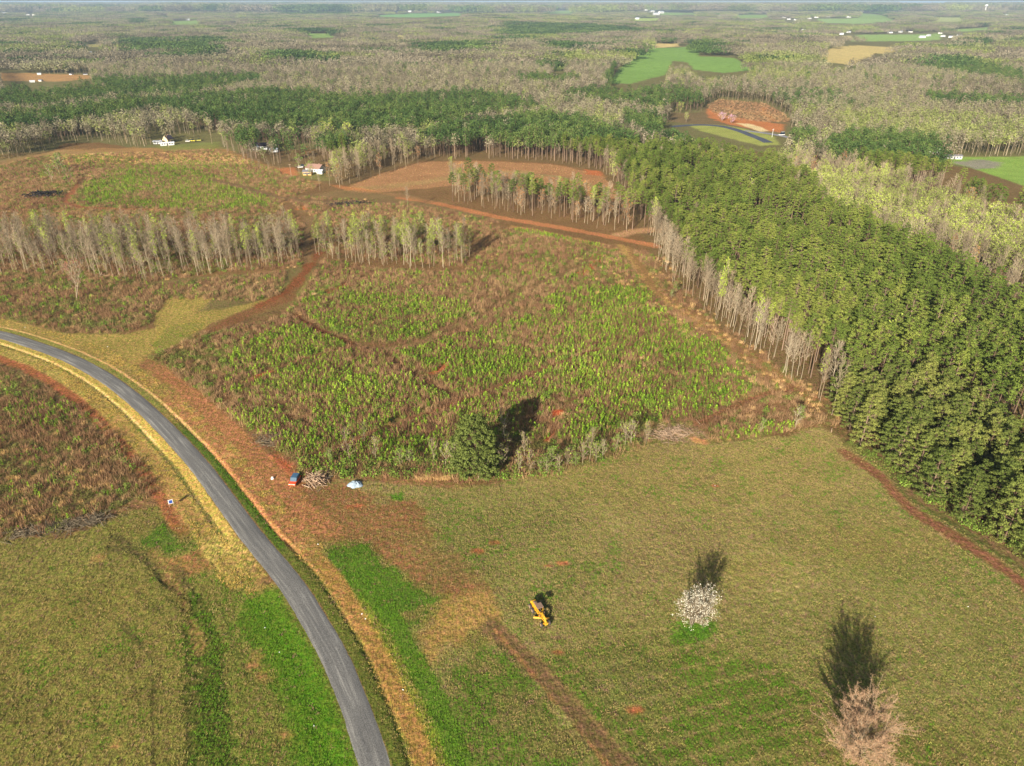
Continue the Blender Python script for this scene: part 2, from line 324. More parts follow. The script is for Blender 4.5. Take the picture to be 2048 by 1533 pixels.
paint([(700, 562), (712, 562), (705, 570)], C(160, 72, 48), None, 1, 1)
# left cutover
paint([(-300, 700), (0, 706), (90, 750), (170, 800), (230, 850), (290, 930), (330, 985), (250, 1010), (120, 1075), (0, 1085), (-300, 1100)], C(112, 84, 60), C(122, 104, 66), 2, 2)
stroke([(0, 925), (60, 905), (130, 880)], 3, C(92, 72, 50), None, 1.5, 1.5, .7)
# big mown field
FIELD = [(545, 985), (620, 972), (700, 962), (800, 968), (960, 968), (1100, 948), (1180, 925), (1250, 898), (1300, 890), (1420, 892), (1560, 872), (1640, 850), (1668, 868), (1700, 893), (1778, 936), (1800, 985), (1880, 1038), (2048, 1145), (2200, 1260), (2300, 2400), (850, 2400), (760, 1400), (660, 1170), (600, 1060)]
FA, FB = C(130, 120, 66), C(150, 130, 88)
paint(FIELD, FA, FB, 1.5, 1.5)
fd, fm = sdist(W(FIELD), gx, gy, 5); fk = sstep(2, -2, fd[fm])
blend(fm, fk*sstep(-.1, .5, n3[fm])*.8, C(124, 108, 66), C(140, 114, 84))
blend(fm, fk*sstep(0., .5, -n3[fm])*.8, C(100, 106, 46), C(122, 112, 66))
paint([(1180, 900), (1420, 895), (1640, 862), (1690, 920), (1640, 1010), (1400, 1030), (1150, 1000), (1050, 980)], C(138, 122, 66), C(124, 112, 58), 8, 6, .55)
paint([(1450, 1130), (1640, 1080), (1760, 1050), (1860, 1060), (1700, 1120), (1500, 1170)], C(156, 132, 76), C(128, 108, 60), 8, 5, .6)
paint([(1000, 1310), (1150, 1270), (1400, 1290), (1620, 1330), (1660, 1533), (1300, 1560), (1180, 1480)], C(84, 104, 30), C(112, 96, 52), 6, 6, .75)
paint([(1640, 1450), (1900, 1420), (2100, 1500), (2100, 1700), (1640, 1700)], C(98, 104, 40), C(128, 104, 60), 6, 6, .6)
paint([(1355, 1245), (1420, 1240), (1440, 1262), (1400, 1290), (1350, 1275)], C(66, 118, 14), C(76, 112, 24), 2, 1.2, .9)
paint([(1330, 1232), (1370, 1250), (1340, 1262)], C(70, 112, 20), None, 2, 1.2, .7)
paint([(1220, 1330), (1310, 1320), (1360, 1380), (1280, 1420), (1200, 1380)], C(118, 100, 74), C(88, 104, 34), 4, 4, .6)
# bare brown end of the field beside the road
paint([(540, 965), (640, 968), (740, 985), (830, 1005), (880, 1060), (930, 1130), (970, 1180), (900, 1200), (820, 1180), (740, 1120), (650, 1085), (600, 1050), (560, 1010)], C(140, 90, 62), C(124, 96, 58), 3, 4, .95)
paint([(520, 925), (555, 905), (590, 950), (600, 975), (560, 990), (520, 960)], C(164, 88, 58), C(136, 82, 54), 1.6, 2, .9)
paint([(530, 905), (552, 918), (578, 930), (576, 958), (560, 955), (545, 935)], C(168, 86, 56), C(156, 86, 58), .8, .6)
paint([(760, 1060), (900, 1060), (960, 1150), (880, 1160)], C(112, 100, 58), None, 4, 3, .5)
paint([(775, 990), (805, 985), (808, 1000), (785, 1002)], C(80, 118, 30), None, 1, 1, .9)
paint([(850, 958), (815, 950), (760, 965), (830, 974), (905, 985), (960, 972)], C(150, 104, 74), C(128, 100, 60), 1, 1, .6)
for p in [(720, 1012), (700, 1015), (955, 1103), (1095, 1132), (1125, 1127), (990, 1086), (1430, 972), (1270, 1420), (1110, 1506), (930, 1495), (1115, 1305)]:
    q = W([p])[0]; a = np.linspace(0, 6.28, 9)[:-1]; s_ = .8+.5*random.random()
    paint(np.stack([q[0]+1.6*s_*np.cos(a), q[1]+s_*.9*np.sin(a)], 1), C(176, 98, 62), C(150, 92, 60), .6, .35, .9, world=True)
# bright grass right of the ditch
paint([(622, 1085), (700, 1092), (760, 1120), (850, 1185), (892, 1222), (850, 1250), (812, 1270), (835, 1330), (850, 1420), (880, 1533), (900, 1650), (860, 1650), (800, 1400), (740, 1290), (680, 1190), (640, 1130)], C(80, 112, 30), C(92, 104, 38), 3, 4, .92)
paint([(790, 1225), (840, 1215), (845, 1240), (805, 1245)], C(120, 100, 54), None, 1.2, 1, .7)
paint([(820, 1268), (900, 1208), (940, 1192), (985, 1192), (1005, 1232), (1010, 1280), (930, 1292), (900, 1300), (880, 1325), (850, 1345), (838, 1310)], C(158, 118, 66), C(140, 108, 60), 2, 2.5, .9)
paint([(850, 1345), (900, 1305), (960, 1288), (1010, 1300), (1060, 1350), (1130, 1430), (1200, 1533), (1260, 1650), (900, 1650), (868, 1450)], C(90, 106, 38), C(108, 98, 52), 3, 4, .85)
paint([(940, 1330), (985, 1322), (1000, 1345), (950, 1348)], C(120, 92, 62), None, 1.5, 1.5, .7)
paint([(1000, 1390), (1060, 1390), (1080, 1440), (1000, 1450)], C(118, 96, 60), C(90, 100, 44), 2, 2, .6)
paint([(1080, 1450), (1180, 1440), (1200, 1500), (1080, 1500)], C(128, 96, 68), C(92, 98, 44), 2, 2, .55)
track('dirt_track', [(985, 1255), (1030, 1295), (1080, 1345), (1140, 1415), (1200, 1480), (1260, 1545), (1330, 1630)], 4.4, C(116, 88, 60), C(104, 82, 56), soft=.8, warp=.6)
stroke([(990, 1260), (1060, 1340), (1120, 1420), (1190, 1500), (1260, 1590)], .8, C(150, 100, 66), None, .4, .6, .6)
stroke([(1012, 1262), (1085, 1330), (1150, 1400), (1210, 1465), (1285, 1545)], .7, C(136, 104, 70), None, .4, .6, .6)
# wheel marks
def arcs(cx, cy, rads, a0, a1, w=.35, ca=C(92, 96, 44), k=.55, sq=1.0):
    q = W([(cx, cy)])[0]
    for r in rads:
        t = np.linspace(R(a0), R(a1), 24); line = np.stack([q[0]+r*np.cos(t), q[1]+r*sq*np.sin(t)], 1)
        d, m = ldist(line, gx, gy, 2); blend(m, sstep(.3, -.1, d[m]-w/2)*k, ca, None); zadd[m] -= .05*sstep(.3, -.1, d[m]-w/2)
for cx, cy in [(1040, 1085), (1130, 1060), (960, 1070), (1180, 1180)]:
    arcs(cx, cy, [4.2, 6.4, 9], random.randint(0, 90), random.randint(160, 260), .5, C(98, 92, 50), .3)
for i in range(34):                       # long mowing passes over the field
    x0 = 860+i*44; stroke([(x0, 960+20*random.random()), (x0+220+20*i, 1300), (x0+420+40*i, 1600)], .8, C(96, 88, 48), None, .5, .5, .32)
    stroke([(1000+i*10, 965+i*22), (1300+i*6, 945+i*20), (1700, 900+i*20)], .6, C(146, 126, 84) if i % 2 else C(92, 92, 46), None, .5, .6, .3)
for dx in (0, 10, 26, 36):
    stroke([(985+dx, 1180), (1090+dx, 1290), (1180+dx, 1400), (1300+dx, 1560)], .4, C(80, 78, 40), None, .3, .3, .5)
    stroke([(800+dx, 1290), (850+dx, 1420), (885+dx, 1580)], .4, C(64, 84, 22), None, .3, .3, .5)
stroke([(1690, 905), (1760, 950), (1800, 1000), (1850, 1040), (1940, 1090), (2048, 1170), (2150, 1250)], 4.2, C(124, 80, 60), C(134, 90, 66), .9, .8)
TRK['field_edge_track'] = [(chaikin(W([(1760, 950), (1800, 1000), (1850, 1040), (1940, 1090), (2048, 1170), (2150, 1250)]), 2), 4.2)]
stroke([(1700, 898), (1780, 940), (1800, 985), (1880, 1035), (2048, 1140)], 2.5, C(98, 88, 52), C(84, 96, 40), 1, 1, .8)
# left field
LF = [(-300, 1085), (0, 1082), (130, 1076), (260, 1020), (350, 1000), (400, 1030), (440, 1090), (500, 1150), (560, 1230), (620, 1330), (680, 1480), (700, 1560), (800, 2400), (-400, 2400)]
paint(LF, C(132, 116, 60), C(122, 116, 54), 1.5, 1.5)
fd, fm = sdist(W(LF), gx, gy, 5); fk = sstep(2, -2, fd[fm])
blend(fm, fk*sstep(-.1, .5, n3[fm])*.6, C(140, 112, 60), C(118, 108, 50)); blend(fm, fk*sstep(.05, .5, -n1[fm])*.45, C(96, 94, 42), C(118, 102, 56))
paint([(0, 1090), (240, 1060), (330, 1110), (300, 1180), (150, 1170), (0, 1180)], C(124, 120, 54), C(134, 114, 70), 4, 3, .7)
paint([(330, 1200), (460, 1160), (540, 1230), (610, 1340), (670, 1480), (690, 1560), (430, 1560), (390, 1400), (370, 1280)], C(96, 108, 38), C(112, 102, 50), 4, 4, .85)
paint([(270, 1085), (330, 1040), (400, 1045), (420, 1090), (340, 1110), (290, 1105)], C(88, 112, 42), C(104, 108, 48), 2, 1.5, .9)
paint([(330, 1120), (400, 1100), (430, 1105), (440, 1140), (380, 1150), (320, 1130)], C(156, 98, 66), C(120, 96, 54), 1.5, 1.5, .85)
stroke([(225, 1068), (260, 1095), (300, 1125), (345, 1150), (390, 1190)], 3.4, C(74, 62, 42), C(100, 88, 52), 1.2, 1.8, .8, depth=.15)
stroke([(325, 1145), (340, 1170), (385, 1200)], 1.6, C(52, 46, 36), C(80, 74, 44), .6, .8, .9, depth=.15)
stroke([(385, 1200), (400, 1260), (410, 1330), (420, 1420), (425, 1560)], 7, C(70, 82, 28), C(88, 84, 38), 1.5, 1.5, .85, depth=.25)
stroke([(305, 1100), (350, 1165), (380, 1240), (398, 1300)], 2.0, C(148, 108, 68), C(126, 110, 54), 1, 1, .7)
stroke([(305, 1360), (306, 1440), (306, 1560)], .5, C(70, 62, 36), None, .3, .2, .8); stroke([(345, 1280), (318, 1340), (306, 1400)], .5, C(80, 70, 38), None, .4, .3, .5)
for dx in (0, 9, 30, 40):
    stroke([(-60, 1140+dx), (60, 1160+dx*.8), (160, 1185+dx*.6), (250, 1240+dx*.3), (310, 1330)], .45, C(88, 80, 44), None, .3, .3, .55)
stroke([(440, 1200), (460, 1280), (490, 1340)], .5, C(74, 78, 34), None, .3, .3, .6)
stroke([(265, 1175), (310, 1210), (345, 1260)], .5, C(80, 74, 38), None, .3, .3, .6)
for p, r in [((535, 1350), 2.2), ((518, 1310), 1.5), ((568, 1470), 1.2), ((585, 1475), 1.0), ((232, 1492), 1.3), ((505, 1330), 1.2), ((195, 1118), 1.4)]:
    q = W([p])[0]; a = np.linspace(0, 6.28, 9)[:-1]
    paint(np.stack([q[0]+r*np.cos(a), q[1]+r*.8*np.sin(a)], 1), C(160, 108, 72), C(130, 108, 56), .8, .5, .85, world=True)
# verges follow the road
rd, rs, rp = road_coord(gx, gy); near = np.nonzero(np.abs(rd) < 32)[0]
nd = rd[near]; npy = rp[near]; w1 = n1[near]; w2 = n2[near]; wob = .35*w1+.15*w2
def band(side, a, b, ca, cb, k=1.0, p0=-9, p1=9e9, soft=.35, pf=30, wobble=1.0, mott=None):
    dd = nd*side-HALF+wob*wobble
    w = sstep(a-soft, a+soft, dd)*sstep(b+soft, b-soft, dd)*sstep(p0-pf, p0+pf, npy)*sstep(p1+pf, p1-pf, npy)*k
    if mott is not None: w = w*mott
    blend(near, w, ca, cb); return w
mot = sstep(-.15, .15, w1+.5*w2); mot2 = sstep(0.05, .25, w2)
# left of the road, upper part
band(-1, 0, 12, C(164, 94, 62), C(138, 84, 56), 1, p1=1030, soft=1, wobble=3, p0=600)
band(-1, -.3, 8.5, C(184, 152, 84), C(132, 116, 58), 1, p1=1125, soft=.8, wobble=2)
band(-1, 2.2, 7.5, C(112, 104, 54), C(160, 128, 70), .8, p1=1100, mott=mot)
band(-1, 4.5, 9.5, C(160, 104, 68), C(170, 130, 76), .75, p0=800, p1=1040, mott=1-mot, soft=1)
band(-1, 2.0, 3.4, C(104, 104, 56), C(124, 110, 60), .8, p1=1060)
band(-1, -.3, 2.2, C(204, 168, 88), C(192, 150, 74), 1, p1=1060, soft=.25, wobble=.6)
band(-1, .1, 1.6, C(146, 132, 66), C(176, 150, 76), .9, p1=800, soft=.3)
band(-1, 1.9, 2.7, C(230, 190, 126), C(214, 170, 110), 1, p1=880, soft=.2, wobble=.5)
band(-1, 0, 6, C(190, 152, 84), C(150, 120, 60), .8, p0=1090, p1=1150, mott=mot)
# left, lower part
band(-1, -.3, 9, C(86, 118, 18), C(98, 118, 28), .95, p0=1160, soft=2.5, wobble=3, pf=12)
band(-1, .5, 6, C(78, 118, 12), C(92, 116, 20), .8, p0=1230, soft=1.5, wobble=2)
# right of the road, upper part
band(1, 0, 15, C(168, 108, 74), C(142, 98, 62), 1, p0=760, p1=1130, soft=1.2, wobble=3)
band(1, 0, 9, C(172, 134, 78), C(126, 110, 56), 1, p1=800, soft=1, wobble=2.5)
band(1, 2, 8.5, C(184, 132, 86), C(158, 100, 66), .95, p0=780, p1=1130, mott=mot)
band(1, 3, 9, C(124, 118, 52), C(150, 120, 64), .7, p0=760, p1=1130, mott=mot2)
band(1, 2.8, 10, C(116, 114, 52), C(160, 128, 70), .75, p1=800, mott=1-mot)
band(1, -.2, 2.2, C(112, 112, 54), C(146, 128, 66), 1, p1=850, soft=.25, wobble=.5)
band(1, -.2, 2.2, C(74, 92, 34), C(96, 96, 40), 1, p0=850, p1=1140, soft=.25, wobble=.5)
band(1, 2.1, 3.0, C(220, 172, 118), C(206, 150, 102), 1, p1=930, soft=.2, wobble=.5)
band(1, 2.3, 3.6, C(206, 140, 92), C(190, 122, 80), 1, p0=900, p1=1160, soft=.25, wobble=.6)
# right, lower part
band(1, -.2, 3.3, C(100, 98, 42), C(88, 92, 36), 1, p0=1120, soft=.3, wobble=.8)
band(1, 3.2, 7.6, C(164, 118, 66), C(142, 106, 56), 1, p0=1140, soft=.6, wobble=1.5)
band(1, 3.2, 6.5, C(170, 112, 70), C(160, 130, 76), .9, p0=1050, p1=1260, soft=.6, wobble=2, mott=mot)
band(1, 7.0, 9.6, C(132, 132, 34), C(112, 120, 34), .85, p0=1240, soft=.9, wobble=1.5)
band(1, 9.2, 13.5, C(88, 118, 24), C(84, 106, 30), .8, p0=1200, soft=1, wobble=2)
# ditches and road bed carved into the sheet
dR = nd-HALF; dL = -nd-HALF
zc = -.26*np.exp(-((dR-np.where(npy > 1100, 2.9, 2.2))/.55)**2)*sstep(760, 900, npy)-.16*np.exp(-((dL-2.9)/.6)**2)*sstep(1100, 1000, npy)
zc = zc+.12*sstep(5, 1, np.abs(nd)-HALF)
zadd[near] += zc.astype(np.float32)
# ------------------------------------------------------------ far land: fields among the woods
GRF, GRF2, TAN = C(112, 144, 72), C(142, 152, 84), C(196, 166, 116)
FARFIELDS = [
    ([(1217, 167), (1240, 137), (1292, 96), (1384, 93), (1394, 99), (1399, 113), (1468, 116), (1512, 140), (1450, 146), (1389, 140), (1375, 125), (1345, 122), (1330, 150), (1262, 168)], GRF, C(124, 146, 74), 'hay'),
    ([(1293, 96), (1295, 88), (1356, 88), (1358, 93)], TAN, TAN, None),
    ([(1621, 116), (1664, 96), (1717, 91), (1789, 95), (1814, 105), (1751, 108), (1704, 131), (1645, 124)], TAN, C(184, 158, 104), 'stubble'),
    ([(1714, 70), (1885, 66), (1882, 79), (1792, 83), (1704, 83)], C(134, 162, 92), GRF2, 'hay'),
    ([(1638, 38), (1717, 37), (1812, 41), (1707, 48), (1638, 45)], C(134, 162, 100), GRF2, 'hay'),
    ([(1867, 36), (1929, 36), (1932, 44), (1867, 44)], C(180, 170, 120), GRF2, None),
    ([(731, 32), (919, 26), (932, 32), (834, 37)], C(120, 160, 96), GRF, 'hay'),
    ([(335, 44), (407, 41), (407, 47), (335, 49)], GRF2, GRF, None), ([(601, 68), (672, 68), (670, 75), (605, 78)], GRF, GRF2, 'hay'),
    ([(1088, 22), (1158, 22), (1148, 28), (1091, 28)], GRF, GRF2, None), ([(1090, 138), (1119, 126), (1140, 133), (1119, 142)], C(152, 160, 84), GRF2, None),
    ([(783, 71), (818, 71), (814, 78), (783, 78)], TAN, C(150, 150, 90), None), ([(1466, 31), (1541, 29), (1535, 35), (1474, 35)], GRF, GRF2, None),
    ([(1717, 27), (1765, 30), (1785, 39), (1717, 38)], GRF2, GRF, None), ([(1936, 113), (1980, 119), (1979, 127), (1935, 119)], TAN, C(170, 150, 90), None),
    ([(1660, 74), (1704, 72), (1704, 78), (1655, 78)], C(190, 176, 130), TAN, None), ([(1260, 37), (1330, 37), (1320, 42), (1258, 42)], C(170, 180, 90), GRF2, None),
    ([(1790, 8), (1900, 8), (1900, 12), (1790, 12)], C(170, 176, 120), GRF2, None), ([(1900, 60), (1990, 54), (1990, 60), (1900, 64)], C(130, 160, 92), GRF2, None),
    ([(1320, 24), (1390, 27), (1400, 31), (1320, 29)], GRF, GRF2, None),
    ([(1850, 318), (1905, 316), (2120, 312), (2300, 330), (2300, 420), (2048, 372), (1990, 352), (1940, 335)], C(138, 154, 70), C(120, 148, 70), 'hay'),
    ([(1375, 250), (1400, 247), (1470, 253), (1545, 272), (1560, 290), (1520, 292), (1450, 275), (1400, 262)], C(142, 144, 74), C(156, 150, 84), None),
    ([(1413, 212), (1438, 199), (1530, 207), (1568, 228), (1582, 244), (1566, 268), (1510, 262), (1440, 250), (1372, 248), (1330, 242), (1345, 226), (1400, 226)], C(124, 98, 72), C(110, 92, 70), None),
    ([(0, 146), (60, 147), (165, 150), (200, 156), (120, 164), (0, 162)], C(176, 124, 84), C(160, 124, 84), None),
    ([(140, 92), (220, 86), (224, 92), (150, 97)], C(176, 140, 96), GRF2, None), ([(455, 48), (478, 48), (478, 52), (455, 52)], TAN, TAN, None),
]
HOUSES = [(10, 30), (55, 31), (68, 31), (162, 93), (170, 92), (181, 106), (267, 60), (321, 68), (475, 38), (434, 92), (79, 150), (171, 150), (82, 163), (65, 165), (143, 150), (376, 41), (333, 32), (169, 10), (335, 8), (849, 21), (820, 26), (878, 26), (977, 48), (1081, 66), (1116, 67), (1275, 19), (1292, 21), (1305, 25), (1312, 29), (1322, 28), (1275, 39), (793, 26), (1119, 125), (1128, 6), (1437, 33), (1544, 39), (1567, 39), (1577, 41), (1592, 42), (1618, 38), (1633, 36), (1656, 35), (1697, 34), (1594, 56), (1608, 62), (1649, 63), (1697, 66), (1714, 62), (1780, 67), (1801, 65), (1821, 65), (1881, 65), (1647, 81), (1683, 70), (1857, 73), (1844, 76), (1885, 74), (1902, 76), (1912, 79), (1918, 73), (1963, 78), (1512, 90), (1724, 24), (1792, 22), (960, 12), (700, 14), (560, 18), (1500, 14), (1400, 10), (1846, 16), (240, 18), (2010, 30), (1990, 90)]
LAWNS = [[(x-5-y*.03, y-2), (x+5+y*.03, y-2), (x+6+y*.05, y+2+y*.03), (x-6-y*.05, y+2+y*.03)] for x, y in HOUSES]
farpolys = []
for pts, ca, cb, kind in FARFIELDS:
    sc = max(1.0, np.hypot(*W(pts)[0])/700); paint(pts, ca, cb, 2*sc, 1.5*sc); farpolys.append((np.array(pts, float), kind))
paint([(1415, 218), (1450, 232), (1500, 240), (1568, 250), (1566, 266), (1500, 258), (1440, 244), (1420, 236)], C(190, 112, 68), C(176, 108, 70), 3, 3)
paint([(1473, 247), (1500, 248), (1538, 262), (1520, 264)], C(214, 182, 144), None, 2, 2)
paint([(1523, 214), (1536, 216), (1530, 226), (1558, 242), (1550, 244), (1524, 228)], C(184, 122, 78), None, 3, 3, .9)
stroke([(1440, 212), (1480, 222), (1520, 230)], 6, C(180, 130, 86), None, 3, 3, .8)
paint([(1905, 326), (1960, 318), (2010, 326), (1990, 336), (1950, 338)], C(132, 124, 120), C(148, 136, 124), 3, 2)
paint([(1590, 205), (1700, 205), (1720, 218), (1640, 225)], C(160, 104, 74), C(120, 104, 70), 6, 8, .7)
paint([(300, 292), (440, 284), (440, 298), (330, 302)], C(110, 118, 60), C(128, 122, 68), 4, 3, .8)
paint([(555, 338), (590, 336), (605, 350), (585, 354), (560, 348)], C(190, 110, 72), C(160, 106, 70), 2, 2)
paint([(590, 345), (660, 340), (660, 362), (600, 358)], C(120, 122, 66), C(140, 124, 74), 4, 3, .8)
# far tone: woods floor takes a greener grey
fr = np.nonzero(rad > 600)[0]
isf = np.zeros(fr.shape)
for Z_ in (A, B):
    l_ = (Z_@np.array([.3, .6, .1], np.float32))[:, None]; Z_ += (l_-Z_)*.07
print("paint done")
zz = terr(gx, gy)+zadd+(.035*n2+.10*fbm(gx, gy, 1.1, 2, 4)*(np.abs(rd) > HALF+.5))*(rad < 420)
V = np.stack([gx, gy, zz], 1)
i0 = np.arange(nr-1)[:, None]*na; j = np.arange(na)[None, :]; jn = (j+1) % na
quads = np.stack([i0+j, i0+jn, i0+na+jn, i0+na+j], -1).reshape(-1, 4)[:, ::-1]
def ground_mat():
    m, nt, b = new_mat("ground_soil_and_grass"); L = nt.links.new
    geo = N(nt, "NewGeometry"); a = N(nt, "VertexColor", layer_name="ColA"); c = N(nt, "VertexColor", layer_name="ColB")
    nz = N(nt, "TexNoise"); nz.inputs["Scale"].default_value = .7; nz.inputs["Detail"].default_value = 5; nz.inputs["Roughness"].default_value = .65
    L(geo.outputs["Position"], nz.inputs["Vector"])
    mp = N(nt, "Mapping"); mp.inputs["Rotation"].default_value = (0, 0, R(38)); mp.inputs["Scale"].default_value = (3.2, .7, 1)
    L(geo.outputs["Position"], mp.inputs[0]); st = N(nt, "TexNoise"); st.inputs["Scale"].default_value = .8; st.inputs["Detail"].default_value = 4; L(mp.outputs[0], st.inputs["Vector"])
    av = N(nt, "Math", operation='ADD'); L(nz.outputs[0], av.inputs[0]); L(st.outputs[0], av.inputs[1])
    rp = N(nt, "MapRange"); rp.inputs[1].default_value = .88; rp.inputs[2].default_value = 1.12; L(av.outputs[0], rp.inputs[0])
    mx = N(nt, "Mix", data_type='RGBA'); L(rp.outputs[0], mx.inputs[0]); L(a.outputs[0], mx.inputs[6]); L(c.outputs[0], mx.inputs[7])
    fine = N(nt, "TexNoise"); fine.inputs["Scale"].default_value = 2.0; fine.inputs["Detail"].default_value = 4; fine.inputs["Roughness"].default_value = .75; L(geo.outputs["Position"], fine.inputs["Vector"])
    big = N(nt, "TexNoise"); big.inputs["Scale"].default_value = .06; big.inputs["Detail"].default_value = 3; L(geo.outputs["Position"], big.inputs["Vector"])
    f1 = N(nt, "MapRange"); f1.inputs[1].default_value = .3; f1.inputs[2].default_value = .7; f1.inputs[3].default_value = .42; f1.inputs[4].default_value = 2.1; L(fine.outputs[0], f1.inputs[0])
    f2 = N(nt, "MapRange"); f2.inputs[1].default_value = .3; f2.inputs[2].default_value = .7; f2.inputs[3].default_value = .88; f2.inputs[4].default_value = 1.12; L(big.outputs[0], f2.inputs[0])
    mu = N(nt, "Math", operation='MULTIPLY'); L(f1.outputs[0], mu.inputs[0]); L(f2.outputs[0], mu.inputs[1])
    tn = N(nt, "TexNoise"); tn.inputs["Scale"].default_value = .8; tn.inputs["Detail"].default_value = 4; tn.inputs["Roughness"].default_value = .7; L(geo.outputs["Position"], tn.inputs["Vector"])
    tr_ = N(nt, "ValToRGB"); e = tr_.color_ramp.elements; e[0].position = .36; e[1].position = .64; e[0].color = (1.06, .90, .92, 1); e[1].color = (.66, .90, .45, 1); L(tn.outputs[0], tr_.inputs[0])
    tm = N(nt, "VectorMath", operation='MULTIPLY'); L(mx.outputs[2], tm.inputs[0]); L(tr_.outputs[0], tm.inputs[1])
    sc = N(nt, "VectorMath", operation='SCALE'); L(tm.outputs[0], sc.inputs[0]); L(mu.outputs[0], sc.inputs[3]); L(sc.outputs[0], b.inputs["Base Color"])
    bp = N(nt, "Bump"); bp.inputs["Strength"].default_value = .9; bp.inputs["Distance"].default_value = .22
    ad = N(nt, "Math", operation='ADD'); L(fine.outputs[0], ad.inputs[0]); L(av.outputs[0], ad.inputs[1]); L(ad.outputs[0], bp.inputs["Height"]); L(bp.outputs[0], b.inputs["Normal"])
    b.inputs["Specular IOR Level"].default_value = .03; b.inputs["Roughness"].default_value = 1
    return m
MG = ground_mat()
gme = mesh_np("ground", V, quads, [MG], smooth=True); set_attr(gme, "ColA", A); set_attr(gme, "ColB", B)
ground = link("ground", gme, kind="structure")
def overlay(name, vmask, lift=.02):       # a sheet of the same land laid just above the ground
    q = quads[vmask[quads].all(1)]
    if not len(q): return
    ids, inv = np.unique(q, return_inverse=True); v = V[ids].copy(); v[:, 2] += lift
    me = mesh_np(name, v, inv.reshape(-1, 4), [MG], smooth=True); set_attr(me, "ColA", A[ids]); set_attr(me, "ColB", B[ids])
    return link(name, me, kind="structure")
dF, mF = sdist(W(FIELD), gx, gy, 3); tmp = np.full(gx.size, 9.0)
overlay("field", ((dF+n1*1.5) < 0) & (rd > HALF+9) | ((sdist(W(LF), gx, gy, 3)[0]+n1*1.5 < 0) & (rd < -HALF-6)), .02)
for nm, lines in TRK.items():
    mk = np.zeros(gx.size, bool)
    for ln, w in lines: mk |= ldist(ln, gx, gy, 12)[0] < w/2+.5*n2
    overlay(nm, mk, .035)
# gravel road: crowned strip with ragged edges
def road_mat(name, base, light, dark):
    m, nt, b = new_mat(name); L = nt.links.new
    uv = N(nt, "UVMap"); mp = N(nt, "Mapping"); mp.inputs["Scale"].default_value = (.05, .95, 1); L(uv.outputs[0], mp.inputs[0])
    st = N(nt, "TexNoise"); st.inputs["Scale"].default_value = 1.4; st.inputs["Detail"].default_value = 6; st.inputs["Roughness"].default_value = .6; L(mp.outputs[0], st.inputs["Vector"])
    geo = N(nt, "NewGeometry"); fn = N(nt, "TexNoise"); fn.inputs["Scale"].default_value = 5; fn.inputs["Detail"].default_value = 3; fn.inputs["Roughness"].default_value = .8; L(geo.outputs["Position"], fn.inputs["Vector"])
    r = N(nt, "ValToRGB"); e = r.color_ramp.elements; e[0].position = .34; e[1].position = .68; e[0].color = (*dark, 1); e[1].color = (*light, 1)
    x = e.new(.53); x.color = (*base, 1)
    L(st.outputs[0], r.inputs[0]); f = N(nt, "MapRange"); f.inputs[1].default_value = .3; f.inputs[2].default_value = .7; f.inputs[3].default_value = .45; f.inputs[4].default_value = 1.6; L(fn.outputs[0], f.inputs[0])
    sc = N(nt, "VectorMath", operation='SCALE'); L(r.outputs[0], sc.inputs[0]); L(f.outputs[0], sc.inputs[3]); L(sc.outputs[0], b.inputs["Base Color"])
    bp = N(nt, "Bump"); bp.inputs["Strength"].default_value = .5; bp.inputs["Distance"].default_value = .06; L(fn.outputs[0], bp.inputs["Height"]); L(bp.outputs[0], b.inputs["Normal"])
    return m
def strip(name, line, half, m, lift=.06, crown=.07, n=9, step=.7, rough=.14, props=None):
    Ls = np.r_[0, np.cumsum(np.hypot(*np.diff(line, axis=0).T))]; line = resamp(line, max(4, int(Ls[-1]/step)))
    t = np.gradient(line, axis=0); t /= np.hypot(*t.T)[:, None]; nn = np.stack([t[:, 1], -t[:, 0]], 1); s = np.arange(len(line))*step
    u = np.linspace(-1, 1, n); vv = []; uv = []
    for k in u:
        off = half*k
        if abs(k) == 1: off = off+np.sign(k)*rough*(fbm(s+50*k, s*0, 3.0, 3, 2)+.8*fbm(s+90*k, s*0, 14.0, 2, 5))
        p = line+nn*(off*np.ones(len(s)))[:, None]
        z = terr(p[:, 0], p[:, 1])+lift+.12*(name == 'road')+crown*(1-k*k)-(.16 if abs(k) == 1 else 0)
        vv.append(np.c_[p, z]); uv.append(np.c_[s, np.full(len(s), half*k)+half])
    v = np.concatenate(vv); ns = len(s); uvv = np.concatenate(uv)
    q = np.array([(a*ns+i, (a+1)*ns+i, (a+1)*ns+i+1, a*ns+i+1) for a in range(n-1) for i in range(ns-1)])
    me = mesh_np(name, v, q, [m], smooth=True); l = me.uv_layers.new(name="UVMap"); l.data.foreach_set("uv", uvv[q.ravel()].astype(np.float32).ravel())
    return link(name, me, kind="structure")
MR = road_mat("road_gravel", C(116, 112, 105), C(146, 141, 131), C(101, 98, 93))
strip("road", cen, HALF, MR)
MA = road_mat("asphalt", C(82, 84, 92), C(112, 112, 116), C(66, 70, 80))
strip("asphalt_road", chaikin(W([(1340, 254), (1376, 251), (1403, 250), (1435, 252), (1454, 255), (1472, 260), (1490, 266), (1504, 272), (1518, 277), (1538, 286)]), 2), 5, MA, lift=.25, step=4, rough=.2)
strip("country_road", chaikin(W([(1490, 262), (1543, 268), (1600, 280), (1680, 290)]), 2), 4, road_mat("pale_asphalt", C(140, 136, 136), C(160, 156, 150), C(120, 118, 118)), lift=.25, step=4, rough=.2)
